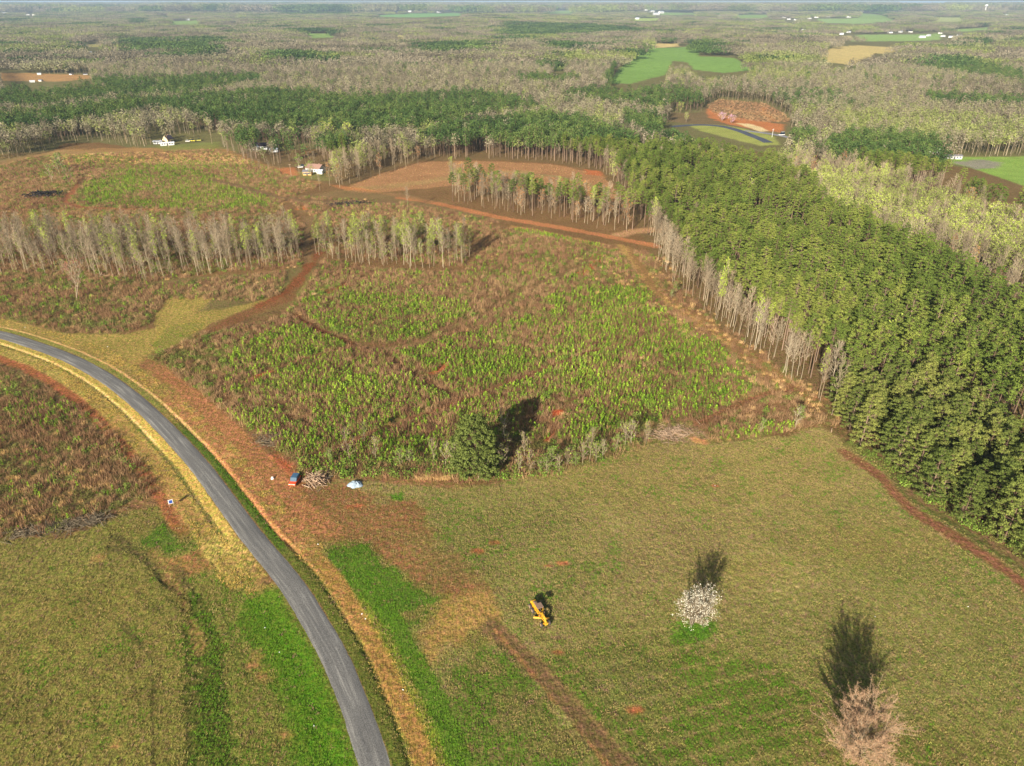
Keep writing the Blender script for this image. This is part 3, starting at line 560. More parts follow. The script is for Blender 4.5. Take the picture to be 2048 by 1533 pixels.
# ------------------------------------------------------------ plants: prototypes
rg = np.random.default_rng(11)
def leaves(c, s, up=.35, n=None, asp=.75, g=rg):
    """one quad per centre c, facing anywhere with a lean towards the sky"""
    c = np.asarray(c, float); k = len(c); nm = g.normal(size=(k, 3)); nm[:, 2] = np.abs(nm[:, 2])+up
    if n is not None: nm = nm+n
    nm /= np.linalg.norm(nm, axis=1)[:, None]; t = np.cross(nm, g.normal(size=(k, 3))); t /= np.linalg.norm(t, axis=1)[:, None]; b = np.cross(nm, t)
    s = np.broadcast_to(np.asarray(s, float), (k,))[:, None]; w = g.uniform(.75, 1.25, (k, 4, 1))
    v = np.stack([c-t*s-b*s*asp*.4, c+t*s*.3-b*s*asp, c+t*s+b*s*asp*.4, c-t*s*.3+b*s*asp], 1)
    v = c[:, None]+(v-c[:, None])*w*.5
    return v.reshape(-1, 3), np.arange(k*4).reshape(-1, 4)
def tubes(segs, n=4):
    """tapered tubes: rows of (ax, ay, az, bx, by, bz, ra, rb)"""
    s = np.asarray(segs, float); a = s[:, :3]; b = s[:, 3:6]; d = b-a; d /= np.linalg.norm(d, axis=1)[:, None]+1e-9
    ref = np.where(np.abs(d[:, 2:3]) > .9, [[1., 0, 0]], [[0, 0, 1.]]); u = np.cross(d, ref); u /= np.linalg.norm(u, axis=1)[:, None]; w = np.cross(d, u)
    an = np.arange(n)*2*math.pi/n; ring = u[:, None]*np.cos(an)[None, :, None]+w[:, None]*np.sin(an)[None, :, None]
    v = np.concatenate([a[:, None]+ring*s[:, 6][:, None, None], b[:, None]+ring*s[:, 7][:, None, None]], 1)
    q = np.array([(i, (i+1) % n, n+(i+1) % n, n+i) for i in range(n)]); f = (np.arange(len(s))*2*n)[:, None, None]+q[None]
    return v.reshape(-1, 3), f.reshape(-1, 4)
def ribbons(a, b, w, g=rg):
    a = np.asarray(a, float); b = np.asarray(b, float); d = b-a; p = np.cross(d, g.normal(size=d.shape)); p /= np.linalg.norm(p, axis=1)[:, None]+1e-9
    w = np.broadcast_to(np.asarray(w, float), (len(a),))[:, None]
    v = np.stack([a-p*w/2, a+p*w/2, b+p*w/4, b-p*w/4], 1); return v.reshape(-1, 3), np.arange(len(a)*4).reshape(-1, 4)
def join(parts):                          # [(v, f, material slot)] -> one set of arrays
    vs_, fs_, ms_ = [], [], []; n = 0
    for v, f, m in parts: vs_.append(v); fs_.append(f+n); ms_.append(np.full(len(f), m)); n += len(v)
    return np.concatenate(vs_), np.concatenate(fs_), np.concatenate(ms_)
def pine(h, rad, base, nb, per, size, g, low=False, pw=.55):
    """loblolly pine: straight trunk, whorls of limbs carrying tufts of needles"""
    tr = [(0, 0, -.3, .1*g.normal(), .1*g.normal(), h*.5, h*.0125, h*.009)]; tx, ty = tr[0][3], tr[0][4]
    tr.append((tx, ty, h*.5, tx+.2*g.normal(), ty+.2*g.normal(), h*.97, h*.009, .04))
    cs_ = []; nm = []
    for i in range(nb):
        t = (i+g.random())/nb; z = h*(base+(1-base)*t); prof = (1-t)**pw*(.6+.4*min(1, t*5+.3))+.05
        an = i*2.4+g.normal()*.4; r = rad*prof*g.uniform(.72, 1.12); e = np.array([r*math.cos(an), r*math.sin(an), z+r*.18+g.normal()*.25])
        if not low or i % 3 == 0: tr.append((tx, ty, z-r*.15, e[0]*.85, e[1]*.85, e[2]-.1, .06, .02))
        for f, q in ((1, .5), (.62, .3), (.86, .2)):
            k = max(1, int(per*q)); sp = size*.78*(.6+.4*f)
            o = g.normal(size=(k, 3))*[sp, sp, sp*.62]; cs_.append(e*[f, f, 1]+o+[g.normal()*.25, g.normal()*.25, -(1-f)*r*.12]); nm.append(o/(np.linalg.norm(o, axis=1)[:, None]+.05))
    c = np.concatenate(cs_); ax = c*[1, 1, 0]; ax /= np.linalg.norm(ax, axis=1)[:, None]+.3
    return [tubes(tr)], [leaves(c, size*g.uniform(.75, 1.3, len(c)), .3, ax*.6+np.concatenate(nm)*1.7, .7, g)]
def decid(h, rad, base, g, nlimb=16, twigs=260, tw=.06, tl=1.7, nbud=0, bs=.4, rtr=.011, spread=.5, fork=0, el0=30, up=.25, vase=.45, globe=False):
    """bare or budding broadleaf tree: trunk, forks, limbs, a haze of twigs"""
    tr = []; tips = []; lean = g.normal(size=2)*.025
    stems = [((0, 0, -.3), 0.0, 0.0)] if not fork else [((0, 0, -.3), R(14+8*g.random()), g.random()*6.28+k*6.28/fork) for k in range(fork)]
    for (s0, tilt, ta) in stems:
        p = np.array(s0, float); d = np.array([math.sin(tilt)*math.cos(ta)+lean[0], math.sin(tilt)*math.sin(ta)+lean[1], math.cos(tilt)]); nseg = 7; r = h*rtr/(1 if not fork else 1.25); pts = [p]
        for i in range(nseg):
            d2 = d+g.normal(size=3)*[.05, .05, 0]; q = p+d2*h/nseg; r2 = max(.035, h*rtr*(1-(i+1)/nseg*.93)); tr.append((*p, *q, r, r2)); p = q; r = r2; pts.append(q)
        pts = np.array(pts); zs = np.linspace(0, 1, nseg+1)
        for i in range(nlimb):
            t = base+(1-base)*(i+g.random())/nlimb*.97; a = np.array([np.interp(t, zs, pts[:, k]) for k in range(3)])
            an = i*2.4+g.normal()*.5; u = (t-base)/(1-base); L = rad*(.55+.9*u*(1-u)*2)*g.uniform(.7, 1.15)*(1-vase*u)*1.25
            if globe: L = rad*math.sqrt(max(.06, 1-((u-.42)/.66)**2))*g.uniform(.85, 1.05)
            el = R(g.uniform(el0, el0+30))+u*.35; dd = np.array([math.cos(an)*math.cos(el), math.sin(an)*math.cos(el), math.sin(el)])
            m = a+dd*L*.5; e = m+(dd+[0, 0, up]+g.normal(size=3)*.15)*L*.5; rb = h*rtr*.34*(1-.6*u)+.02
            tr += [(*a, *m, rb, rb*.7), (*m, *e, rb*.7, .025)]
            for k in range(3):
                s = a+(e-a)*g.uniform(.4, .9); f = s+(dd*.6+g.normal(size=3)*spread+[0, 0, .3])*L*.45; tr.append((*s, *f, .045, .02)); tips.append((s, f))
            tips.append((m, e))
    tips = np.array(tips); k = g.integers(0, len(tips), twigs); f = g.uniform(.3, 1.05, (twigs, 1)); a = tips[k, 0]+(tips[k, 1]-tips[k, 0])*f
    b = a+g.normal(size=(twigs, 3))*[.45, .45, .35]*tl*.8+[0, 0, .35*tl]
    crown = [ribbons(a, b, tw, g)]; buds = []
    if nbud:
        k = g.integers(0, len(a), nbud); c = a[k]+(b[k]-a[k])*g.uniform(.3, 1.2, (nbud, 1))+g.normal(size=(nbud, 3))*.25; buds = [leaves(c, bs*g.uniform(.6, 1.3, nbud), .4, None, .8, g)]
    return [tubes(tr)], crown, buds
def sapling(h, g, n=60):
    t = g.random(n)**.8; r = (1-t)**.8*h*.32+.06; an = g.random(n)*6.28; rr_ = r*np.sqrt(g.random(n))
    c = np.stack([rr_*np.cos(an), rr_*np.sin(an), h*(.08+.9*t)], 1); return leaves(c, .40*h/2.2*g.uniform(.7, 1.3, n), .3, c*[1, 1, 0]/(np.abs(r[:, None])+.1)*1.6, .45, g)
def bush(h, w, g, n=70, s=.35):
    u = g.normal(size=(n, 3)); u /= np.linalg.norm(u, axis=1)[:, None]; c = u*[w, w, h*.55]*g.uniform(.6, 1.05, (n, 1))*(1+.35*np.sin(3*np.arctan2(u[:, 1], u[:, 0]))[:, None]*.5)+[0, 0, h*.45]; c[:, 2] = np.abs(c[:, 2])
    return leaves(c, s*g.uniform(.6, 1.4, n), .4, u*.6, .7, g)
def brush(h, w, g, n=40, wd=.05, lean=.5):
    a = g.normal(size=(n, 3))*[w*.5, w*.5, 0]; b = a+np.stack([g.normal(size=n)*lean*h*.5, g.normal(size=n)*lean*h*.5, h*g.uniform(.5, 1.1, n)], 1); return ribbons(a, b, wd, g)
PROTO = {}                                # kind -> list of dict(trunk=mesh, crown=mesh, buds=mesh or None, all=object)
hidden = bpy.data.collections.new("prototypes")   # never linked to the scene: the masses below copy from it
def proto(kind, parts, mats):
    """parts: name -> (list of (v, f)); mats: name -> material"""
    P_ = {}; allp = []; ml = []
    for nm, lst in parts.items():
        if not lst: continue
        v, f, _ = join([(v, f, 0) for v, f in lst]); me = mesh_np(kind+"_"+nm, v, f, [mats[nm]]); P_[nm] = me; ml.append(mats[nm]); allp.append((v, f, len(ml)-1))
    v, f, mi = join(allp); me = mesh_np(kind+"_whole", v, f, ml, mi); P_['all'] = bpy.data.objects.new(kind, me)
    PROTO.setdefault(kind, []).append(P_)
for i in range(6):
    g = np.random.default_rng(100+i)
    t, c = pine(g.uniform(17, 22.5), g.uniform(2.7, 3.5), .6, 32, 58, .34, g, False, .42); proto('pine', {'trunk': t, 'crown': c}, {'trunk': M['pinebark'], 'crown': M['needle']})
for i in range(3):
    g = np.random.default_rng(130+i)
    t, c = pine(g.uniform(14, 18), g.uniform(3.4, 4.4), .08, 66, 70, .34, g, False, .42); proto('edgepine', {'trunk': t, 'crown': c}, {'trunk': M['pinebark'], 'crown': M['needle_near']})
for i in range(4):
    g = np.random.default_rng(150+i)
    t, c = pine(g.uniform(17, 22), g.uniform(2.7, 3.5), .6, 14, 12, .85, g, True, .42); proto('lightpine', {'trunk': t[:1], 'crown': c}, {'trunk': M['pinebark'], 'crown': M['farpine']})
for i in range(6):
    g = np.random.default_rng(200+i)
    t, c, b = decid(g.uniform(17, 21), g.uniform(2.5, 3.4), .42, g, 22, 330, .06, 1.4, 0, rtr=.0068); proto('bare', {'trunk': t, 'crown': c}, {'trunk': M['bark'], 'crown': M['twig']})
for i in range(5):
    g = np.random.default_rng(220+i)
    t, c, b = decid(g.uniform(18, 21.5), g.uniform(2.0, 2.7), .5, g, 20, 240, .06, 1.3, 330, .42, rtr=.0066); proto('poplar', {'trunk': t, 'crown': c, 'foliage': b}, {'trunk': M['bark'], 'crown': M['twig'], 'foliage': M['budpale']})
for i in range(4):
    g = np.random.default_rng(240+i)
    t, c, b = decid(g.uniform(14, 18), g.uniform(4.6, 5.8), .3, g, 24, 220, .07, 1.6, 620, .5, el0=18, up=.1, vase=.25); proto('budding', {'trunk': t, 'crown': c, 'foliage': b}, {'trunk': M['bark'], 'crown': M['twig'], 'foliage': M['bud']})
for i in range(3):
    g = np.random.default_rng(250+i)
    t, c, b = decid(g.uniform(15, 19), g.uniform(3.6, 4.6), .3, g, 22, 360, .07, 1.8, 160, .5); proto('rusty', {'trunk': t, 'crown': c, 'foliage': b}, {'trunk': M['bark'], 'crown': M['twig'], 'foliage': M['rust']})
for i in range(4):
    g = np.random.default_rng(260+i)
    t, c, b = decid(g.uniform(6, 10), g.uniform(2.2, 3.0), .25, g, 14, 170, .05, 1.1, 60, .3); proto('smalltree', {'trunk': t, 'crown': c, 'foliage': b}, {'trunk': M['bark'], 'crown': M['twig'], 'foliage': M['budpale']})
for i in range(3):
    g = np.random.default_rng(270+i)
    t, c, b = decid(g.uniform(6, 9), g.uniform(2.0, 2.8), .2, g, 14, 110, .05, 1.1, 260, .4); proto('smallgreen', {'trunk': t, 'crown': c, 'foliage': b}, {'trunk': M['bark'], 'crown': M['twig'], 'foliage': M['bushg']})
for i in range(5):
    g = np.random.default_rng(280+i); proto('sapling', {'crown': [sapling(g.uniform(1.7, 2.9), g)]}, {'crown': M['sap']})
for i in range(3):
    g = np.random.default_rng(290+i); proto('bushg', {'crown': [bush(1.6, 1.2, g)]}, {'crown': M['bushg']})
for i in range(4):
    g = np.random.default_rng(300+i); proto('brush', {'crown': [brush(1.7, 1.6, g, 46, .07)]}, {'crown': M['brush']})
for i in range(2):
    g = np.random.default_rng(310+i); proto('brushg', {'crown': [bush(1.1, 1.1, g, 60, .26), brush(1.3, 1.2, g, 16)]}, {'crown': M['brushgreen']})
def tuft(g, n=11, h=.24, w=.3):
    a = g.normal(size=(n, 3))*[w*.6, w*.6, 0]; b = a+np.stack([g.normal(size=n)*.16, g.normal(size=n)*.16, h*g.uniform(.5, 1.2, n)], 1); return ribbons(a, b, .085, g)
for nm_, mt_ in (('tuftolive', 'tolive'), ('tuftstraw', 'tstraw'), ('tuftgreen', 'tgreen'), ('tuftbrown', 'tbrown'), ('tuftyellow', 'tyellow')):
    for i in range(2): g = np.random.default_rng(330+i); proto(nm_, {'crown': [tuft(g)]}, {'crown': M[mt_]})
for i in range(2):
    g = np.random.default_rng(320+i); proto('straw', {'crown': [brush(1.0, .9, g, 60, .06, .4)]}, {'crown': M['straw']})
# light versions for the woods far away
def lightdecid(h, rad, g, n, s):
    tr = [(0, 0, -.3, g.normal()*.4, g.normal()*.4, h*.85, h*.009, .05)]
    for i in range(3):
        an = g.random()*6.28; z = h*g.uniform(.4, .6); tr.append((0, 0, z, rad*.6*math.cos(an), rad*.6*math.sin(an), z+h*.28, .12, .04))
    u = g.normal(size=(n, 3)); u /= np.linalg.norm(u, axis=1)[:, None]; c = u*[rad, rad, h*.26]*g.uniform(.45, 1.05, (n, 1))+[0, 0, h*.7]
    return tubes(tr, 3), leaves(c, s*g.uniform(.5, 1.3, n), .2, u*.6, .45, g)
for i in range(5):
    g = np.random.default_rng(400+i); t, c = lightdecid(g.uniform(20, 26), g.uniform(3.4, 4.6), g, 84, 1.4); proto('lightbare', {'trunk': [t], 'crown': [c]}, {'trunk': M['twig'], 'crown': M['farbare']})
for i in range(3):
    g = np.random.default_rng(410+i); t, c = lightdecid(g.uniform(19, 24), g.uniform(3.6, 4.8), g, 110, 1.5); proto('lightbud', {'trunk': [t], 'crown': [c]}, {'trunk': M['bark'], 'crown': M['farbud']})
# patches of woodland for several kilometres away, sixty metres across
def patch(kind, g, n, s, nl, mat, tall=1.0):
    vs_, k = [], 0
    for i in range(n):
        x, y = g.uniform(-34, 34, 2); h = g.uniform(15, 24)*tall; r = g.uniform(3.6, 5.4)
        u = g.normal(size=(nl, 3)); u /= np.linalg.norm(u, axis=1)[:, None]; c = u*[r, r, h*.3]*g.uniform(.6, 1.05, (nl, 1))+[x, y, h*.68]
        vs_.append(leaves(c, s*g.uniform(.6, 1.3, nl), .3, u*.8, .7, g))
    proto(kind, {'crown': vs_}, {'crown': mat})
for i in range(4): patch('patchbare', np.random.default_rng(500+i), 62, 2.2, 26, M['farbare'])
for i in range(2): patch('patchbud', np.random.default_rng(510+i), 58, 2.4, 26, M['farbud'])
for i in range(2): patch('patchpine', np.random.default_rng(520+i), 78, 3.2, 18, M['farpine'])
PI_ = {}; k_ = 0; order = []
for kind, lst in PROTO.items():
    for P_ in lst:
        P_['all'].name = "%04d_%s" % (k_, kind); hidden.objects.link(P_['all']); PI_.setdefault(kind, []).append(k_); k_ += 1
# ------------------------------------------------------------ masses drawn as instances of the prototypes
def inst_group():
    ng = bpy.data.node_groups.new("plants_from_points", 'GeometryNodeTree')
    ng.interface.new_socket("Geometry", in_out='INPUT', socket_type='NodeSocketGeometry'); ng.interface.new_socket("Geometry", in_out='OUTPUT', socket_type='NodeSocketGeometry')
    n = ng.nodes; gi = n.new("NodeGroupInput"); go = n.new("NodeGroupOutput"); ci = n.new("GeometryNodeCollectionInfo"); ci.inputs[0].default_value = hidden; ci.inputs[1].default_value = True; ci.inputs[2].default_value = True
    ip = n.new("GeometryNodeInstanceOnPoints"); ip.inputs["Pick Instance"].default_value = True
    def at(nm, ty):
        a = n.new("GeometryNodeInputNamedAttribute"); a.data_type = ty; a.inputs[0].default_value = nm; return a
    L = ng.links.new; L(gi.outputs[0], ip.inputs["Points"]); L(ci.outputs[0], ip.inputs["Instance"])
    L(at("pick", 'INT').outputs[0], ip.inputs["Instance Index"]); L(at("rot", 'FLOAT_VECTOR').outputs[0], ip.inputs["Rotation"]); L(at("scl", 'FLOAT_VECTOR').outputs[0], ip.inputs["Scale"]); L(ip.outputs[0], go.inputs[0])
    return ng
NG = inst_group()
def mass(name, label, kinds, pts, scl=(.85, 1.15), sink=0.0, zs=None, g=rg, **props):
    """kinds: array of kind names, one per point"""
    n = len(pts)
    if n == 0: return None
    z = terr(pts[:, 0], pts[:, 1])-sink; me = bpy.data.meshes.new(name); me.vertices.add(n); me.vertices.foreach_set("co", np.c_[pts, z].astype(np.float32).ravel())
    pick = np.zeros(n, np.int32); kinds = np.asarray(kinds)
    for kk in np.unique(kinds):
        m = kinds == kk; pick[m] = g.choice(PI_[str(kk)], m.sum())
    s = g.uniform(*scl, n); S = np.stack([s*g.uniform(.9, 1.1, n), s*g.uniform(.9, 1.1, n), s if zs is None else s*zs], 1)
    a = me.attributes.new("pick", 'INT', 'POINT'); a.data.foreach_set("value", pick)
    a = me.attributes.new("rot", 'FLOAT_VECTOR', 'POINT'); a.data.foreach_set("vector", np.c_[np.zeros((n, 2)), g.random(n)*6.283].astype(np.float32).ravel())
    a = me.attributes.new("scl", 'FLOAT_VECTOR', 'POINT'); a.data.foreach_set("vector", S.astype(np.float32).ravel())
    o = link(name, me, kind="stuff", label=label, **props); md = o.modifiers.new("plants", 'NODES'); md.node_group = NG; print(name, n); return o
def scatter(x0, x1, y0, y1, d, g=rg, jit=.42):
    X, Y = np.meshgrid(np.arange(x0, x1, d), np.arange(y0, y1, d*.9)); X = X+(np.arange(len(X)) % 2)[:, None]*d*.5
    X = X.ravel()+g.uniform(-jit, jit, X.size)*d; Y = Y.ravel()+g.uniform(-jit, jit, Y.size)*d; return np.stack([X, Y], 1)
def inview(p, m=60, h=22):
    x, y = P(p[:, 0], p[:, 1], terr(p[:, 0], p[:, 1])+h); x2, y2 = P(p[:, 0], p[:, 1], 0); return (p[:, 1] > 40) & (x > -m) & (x < 2048+m) & (y < 1533+m*2)
def pix(p, h=0):
    z = terr(p[:, 0], p[:, 1])+h; x, y = P(p[:, 0], p[:, 1], z); return x, y
def inpix(poly, p, h=0):
    x, y = pix(p, h); return inpoly(poly, x, y)
# ------------------------------------------------------------ plants: places
def place(kind, x, y, s, rz, label, cat, group=None, name=None, idx=None, sz=None, z=None, g=rg):
    P_ = PROTO[kind][int(g.integers(len(PROTO[kind]))) if idx is None else idx]
    z = float(terr(x, y)) if z is None else z
    keys = [k for k in P_ if k != 'all']
    if len(keys) == 1:
        o = link(name or kind, P_[keys[0]], None, (x, y, z), rz, label=label, category=cat); o.scale = (s, s, sz or s)
        if group: o["group"] = group
        return o
    t = thing(name or kind, label, cat, (x, y, z), rz, group); t.scale = (s, s, sz or s)
    for k in keys:
        c = bpy.data.objects.new(k, P_[k]); COL.objects.link(c); c.parent = t
    return t
openw = W(OPEN)
PM = [(1225, 340), (1240, 300), (1300, 278), (1400, 274), (1500, 288), (1560, 312), (1620, 345), (1650, 385), (1740, 425), (1850, 470), (1960, 520), (2130, 600), (2600, 900), (2600, 1500), (1640, 1500), (1500, 700), (1380, 560), (1250, 420)]
PINES = [PM,
    [(0, 180), (20, 172), (137, 154), (342, 150), (513, 143), (525, 156), (376, 184), (205, 192), (0, 214), (-200, 220), (-200, 190)],
    [(-200, 240), (0, 222), (150, 206), (250, 194), (400, 184), (533, 174), (632, 178), (700, 188), (860, 180), (985, 180), (1062, 196), (1092, 207), (1000, 226), (900, 246), (830, 258), (760, 262), (640, 262), (560, 255), (440, 250), (400, 232), (330, 215), (230, 232), (120, 248), (0, 258), (-200, 280)],
    [(400, 250), (560, 250), (640, 262), (720, 270), (690, 300), (600, 300), (520, 290), (430, 280)],
    [(820, 266), (900, 236), (1000, 232), (1060, 218), (1130, 222), (1200, 240), (1262, 256), (1290, 285), (1240, 318), (1160, 296), (1000, 290), (840, 278)],
    [(1115, 180), (1250, 165), (1385, 178), (1418, 196), (1400, 212), (1300, 208), (1190, 196)],
    [(1250, 215), (1340, 225), (1400, 262), (1470, 300), (1400, 290), (1300, 275), (1240, 240)],
    [(1600, 285), (1700, 252), (1830, 260), (1905, 285), (1900, 330), (2048, 378), (2200, 420), (2200, 470), (1960, 392), (1850, 352), (1700, 316)],
    [(1570, 262), (1600, 246), (1640, 250), (1650, 275), (1590, 280)]]
BUDS = [[(1610, 318), (1720, 312), (1850, 346), (1960, 385), (2200, 430), (2200, 540), (2048, 500), (1900, 440), (1750, 412), (1650, 375)],
    [(640, 255), (720, 250), (730, 290), (650, 300)], [(1650, 210), (2048, 222), (2100, 260), (1900, 262), (1700, 240)], [(1500, 272), (1600, 268), (1620, 300), (1540, 300)], [(150, 185), (300, 175), (330, 190), (200, 200)]]
FARPINES = [[(250, 76), (440, 74), (440, 90), (300, 92), (250, 112)], [(330, 95), (420, 84), (470, 92), (380, 110)], [(520, 105), (560, 95), (650, 105), (640, 118), (530, 118)], [(580, 58), (670, 55), (680, 66), (585, 66)], [(830, 88), (905, 82), (990, 86), (960, 98), (840, 102)], [(1005, 42), (1240, 50), (1300, 60), (1050, 70), (1000, 68)], [(1395, 78), (1440, 76), (1440, 108), (1400, 110)], [(1810, 128), (1900, 108), (2048, 140), (2048, 158), (1900, 140)], [(1850, 180), (2048, 192), (2048, 205), (1860, 198)], [(1700, 66), (1745, 62), (1745, 72), (1700, 74)], [(1070, 128), (1110, 108), (1105, 125), (1080, 134)], [(1218, 165), (1240, 130), (1288, 92), (1280, 88), (1235, 115), (1205, 150)],
    [(260, 38), (290, 36), (290, 44), (260, 46)], [(560, 22), (700, 20), (700, 27), (560, 28)], [(1740, 20), (1780, 22), (1775, 30), (1740, 28)]]
g = np.random.default_rng(21)
# --- woods within eight hundred metres
p = scatter(-900, 900, 60, 860, 5.0, g); p = p[inview(p, 90)]
opn = sdist(openw, p[:, 0], p[:, 1], 80)[0]; r = np.hypot(p[:, 0], p[:, 1])
px20, py20 = pix(p, 20); px0, py0 = pix(p, 0)
keep = opn > np.where(py0 > 850, 1.2, 2.5)
for pts, kind in farpolys:
    if np.array(pts)[:, 1].max() > 180:
        for hh in (0, 9, 17, 24): xx_, yy_ = pix(p, hh); keep &= sdist(np.array(pts), xx_, yy_, 5)[0] > (0 if hh == 0 else 4)
keep &= ~inpoly(np.array([(1478, 425), (1500, 438), (1560, 462), (1605, 488), (1612, 508), (1570, 503), (1520, 480), (1485, 455)]), px0, py0)
for ln_ in ([(1440, 455), (1480, 520), (1505, 580), (1512, 640)], [(1560, 330), (1640, 420), (1700, 470)]): keep &= ldist(chaikin(W(ln_, 18), 2), p[:, 0], p[:, 1], 6)[0] > 2.2
def near_line(pts, w, q): return ldist(chaikin(W(pts), 2), q[:, 0], q[:, 1], w+2)[0] < w
for ln, w in [([(1340, 254), (1403, 250), (1454, 255), (1504, 272), (1538, 286)], 14), ([(1490, 262), (1543, 268), (1600, 280), (1680, 290)], 12), ([(1240, 470), (1290, 460), (1345, 466)], 6)]:
    keep &= ~near_line(ln, w, p)
    if ln[0][1] < 300:
        for hh in (8, 16): keep &= ldist(chaikin(W(ln, hh), 2), p[:, 0], p[:, 1], 10)[0] > 7
HOUSES_CLEAR = [[(300, 272), (445, 270), (445, 300), (300, 302)], [(515, 292), (620, 292), (665, 335), (665, 365), (575, 362), (515, 325)]]
hc = np.zeros(len(p), bool)
for q in HOUSES_CLEAR: hc |= inpoly(q, px0, py0)
keep &= ~hc | (g.random(len(p)) < .10)
kind = np.full(len(p), 'bare', dtype='<U10')
isp = np.zeros(len(p), bool)
px9, py9 = pix(p, 14)
for i, q in enumerate(PINES): isp |= inpoly(q, px20, py20) & (inpoly(q, px9, py9) | (i == 0))
edge = (px0 > 1300) & (px0 < 1665) & (py0 < 850) & (opn < 13)          # bare fringe in front of the plantation
isp &= ~(edge & (opn < 9)) & ~((py0 < 400) & (opn < 9) & (px0 > 840) & (g.random(len(p)) < .5))
kind[isp] = 'pine'
nzk = fbm(p[:, 0], p[:, 1], 70, 3, 4)
bud = np.zeros(len(p), bool)
for q in BUDS: bud |= inpoly(q, px20, py20)
kind[bud & ~isp] = 'budding'; rare = g.random(len(p))
kind[bud & ~isp & (rare < .28)] = 'bare'; kind[edge & (kind == 'budding') & (rare < .8)] = 'bare'

kind[~bud & ~isp & (rare < .16+.2*(nzk > .15))] = 'budding'; kind[~bud & ~isp & (rare > .94)] = 'rusty'
kind[isp & (rare < .035)] = 'bare'; kind[isp & (rare > .985)] = 'budding'
gapn = fbm(p[:, 0], p[:, 1], 26, 3, 2)
keep &= ~(isp & (gapn > .42) & (r > 230))
kind[isp & (py0 > 800) & (opn < 40)] = 'edgepine'
kind[edge & (kind == 'budding')] = 'poplar'; thin = (kind != 'pine') & (kind != 'edgepine'); keep &= ~(thin & (g.random(len(p)) < np.where(edge, .45, .52)))
keep &= ~((kind == 'edgepine') & (g.random(len(p)) < .06))
p = p[keep]; kind = kind[keep]
pf = scatter(0, 330, 180, 420, 2.7, g); fo = sdist(openw, pf[:, 0], pf[:, 1], 30)[0]; fx, fy = pix(pf); pf = pf[(fo > .5) & (fo < 8) & (fx > 1300) & (fx < 1668) & (fy < 835) & (g.random(len(pf)) < .26)]
p = np.concatenate([p, pf]); kind = np.concatenate([kind, np.full(len(pf), 'bare')]); r = np.hypot(p[:, 0], p[:, 1]); opn = sdist(openw, p[:, 0], p[:, 1], 80)[0]; px0, py0 = pix(p)
# --- strips of tall trees left standing in the cutover
S1 = [(-60, 490), (100, 488), (300, 494), (520, 492), (602, 496), (606, 518), (560, 536), (440, 547), (300, 566), (150, 550), (-60, 550)]
S1b = [(630, 490), (760, 496), (900, 500), (946, 508), (934, 530), (860, 542), (700, 528), (632, 510)]
S2 = [(905, 376), (1000, 392), (1100, 408), (1200, 425), (1250, 436), (1285, 466), (1225, 464), (1100, 440), (1000, 424), (905, 404)]
STRIPS = []
for poly, d, ks, pr in ((S1, 4.2, ['poplar', 'bare', 'bare', 'bare', 'smalltree', 'smalltree'], .8), (S1b, 3.7, ['poplar', 'bare', 'bare', 'poplar', 'smalltree'], .72), (S2, 4.8, ['bare', 'bare', 'bare', 'rusty', 'pine', 'pine', 'poplar'], .8)):
    w = W(poly); q = scatter(w[:, 0].min(), w[:, 0].max(), w[:, 1].min(), w[:, 1].max(), d, g); q = q[inpoly(w, q[:, 0], q[:, 1])]; q = q[g.random(len(q)) < pr*np.clip(.95+1.4*fbm(q[:, 0], q[:, 1], 16, 2, 3), .75 if poly is S2 else .25, 1.2)]
    STRIPS.append((q, np.array(ks)[g.integers(0, len(ks), len(q))]))
strip_p = np.concatenate([a for a, b in STRIPS]); strip_k = np.concatenate([b for a, b in STRIPS])
sx, sy = pix(strip_p); SHOW = sdist(np.array([(0, 0), (2048, 0), (2048, 1533), (0, 1533)]), sx, sy, 60)[0] < 20
# single trees: photo point of the foot, kind, scale
SINGLE = [((816, 420), 'bare', .8), ((262, 512), 'bare', .9), ((120, 350), 'smallgreen', 1.9), ((140, 372), 'smallgreen', 1.8), ((105, 365), 'smallgreen', 1.5), ((126, 340), 'smallgreen', 1.7),
    ((620, 330), 'rusty', .8), ((578, 322), 'budding', .9), ((598, 345), 'smallgreen', 1.6), ((530, 325), 'smallgreen', 1.3), ((640, 304), 'budding', 1.3), ((660, 298), 'budding', 1.45), ((698, 300), 'budding', 1.4), ((560, 345), 'bare', .7), ((540, 352), 'bare', .6), ((660, 372), 'rusty', .9), ((680, 376), 'rusty', .9), ((700, 368), 'bare', .8), ((720, 362), 'bare', .8), ((742, 354), 'bare', .9), ((760, 352), 'rusty', .9), ((790, 342), 'bare', .9), ((812, 338), 'bare', .9), ((836, 330), 'rusty', .8), ((640, 382), 'bare', .7), ((470, 318), 'bare', .6), ((490, 325), 'bare', .6), ((505, 335), 'bare', .6), ((520, 345), 'bare', .5), ((455, 308), 'bare', .7),
    ((1360, 228), 'budding', .8), ((1372, 245), 'budding', .6), ((915, 385), 'budding', .95), ((1430, 640), 'poplar', 1.0), ((1445, 625), 'bare', .75), ((1475, 670), 'bare', .8), ((1350, 590), 'smallgreen', .8), ((1342, 600), 'smallgreen', .6)]
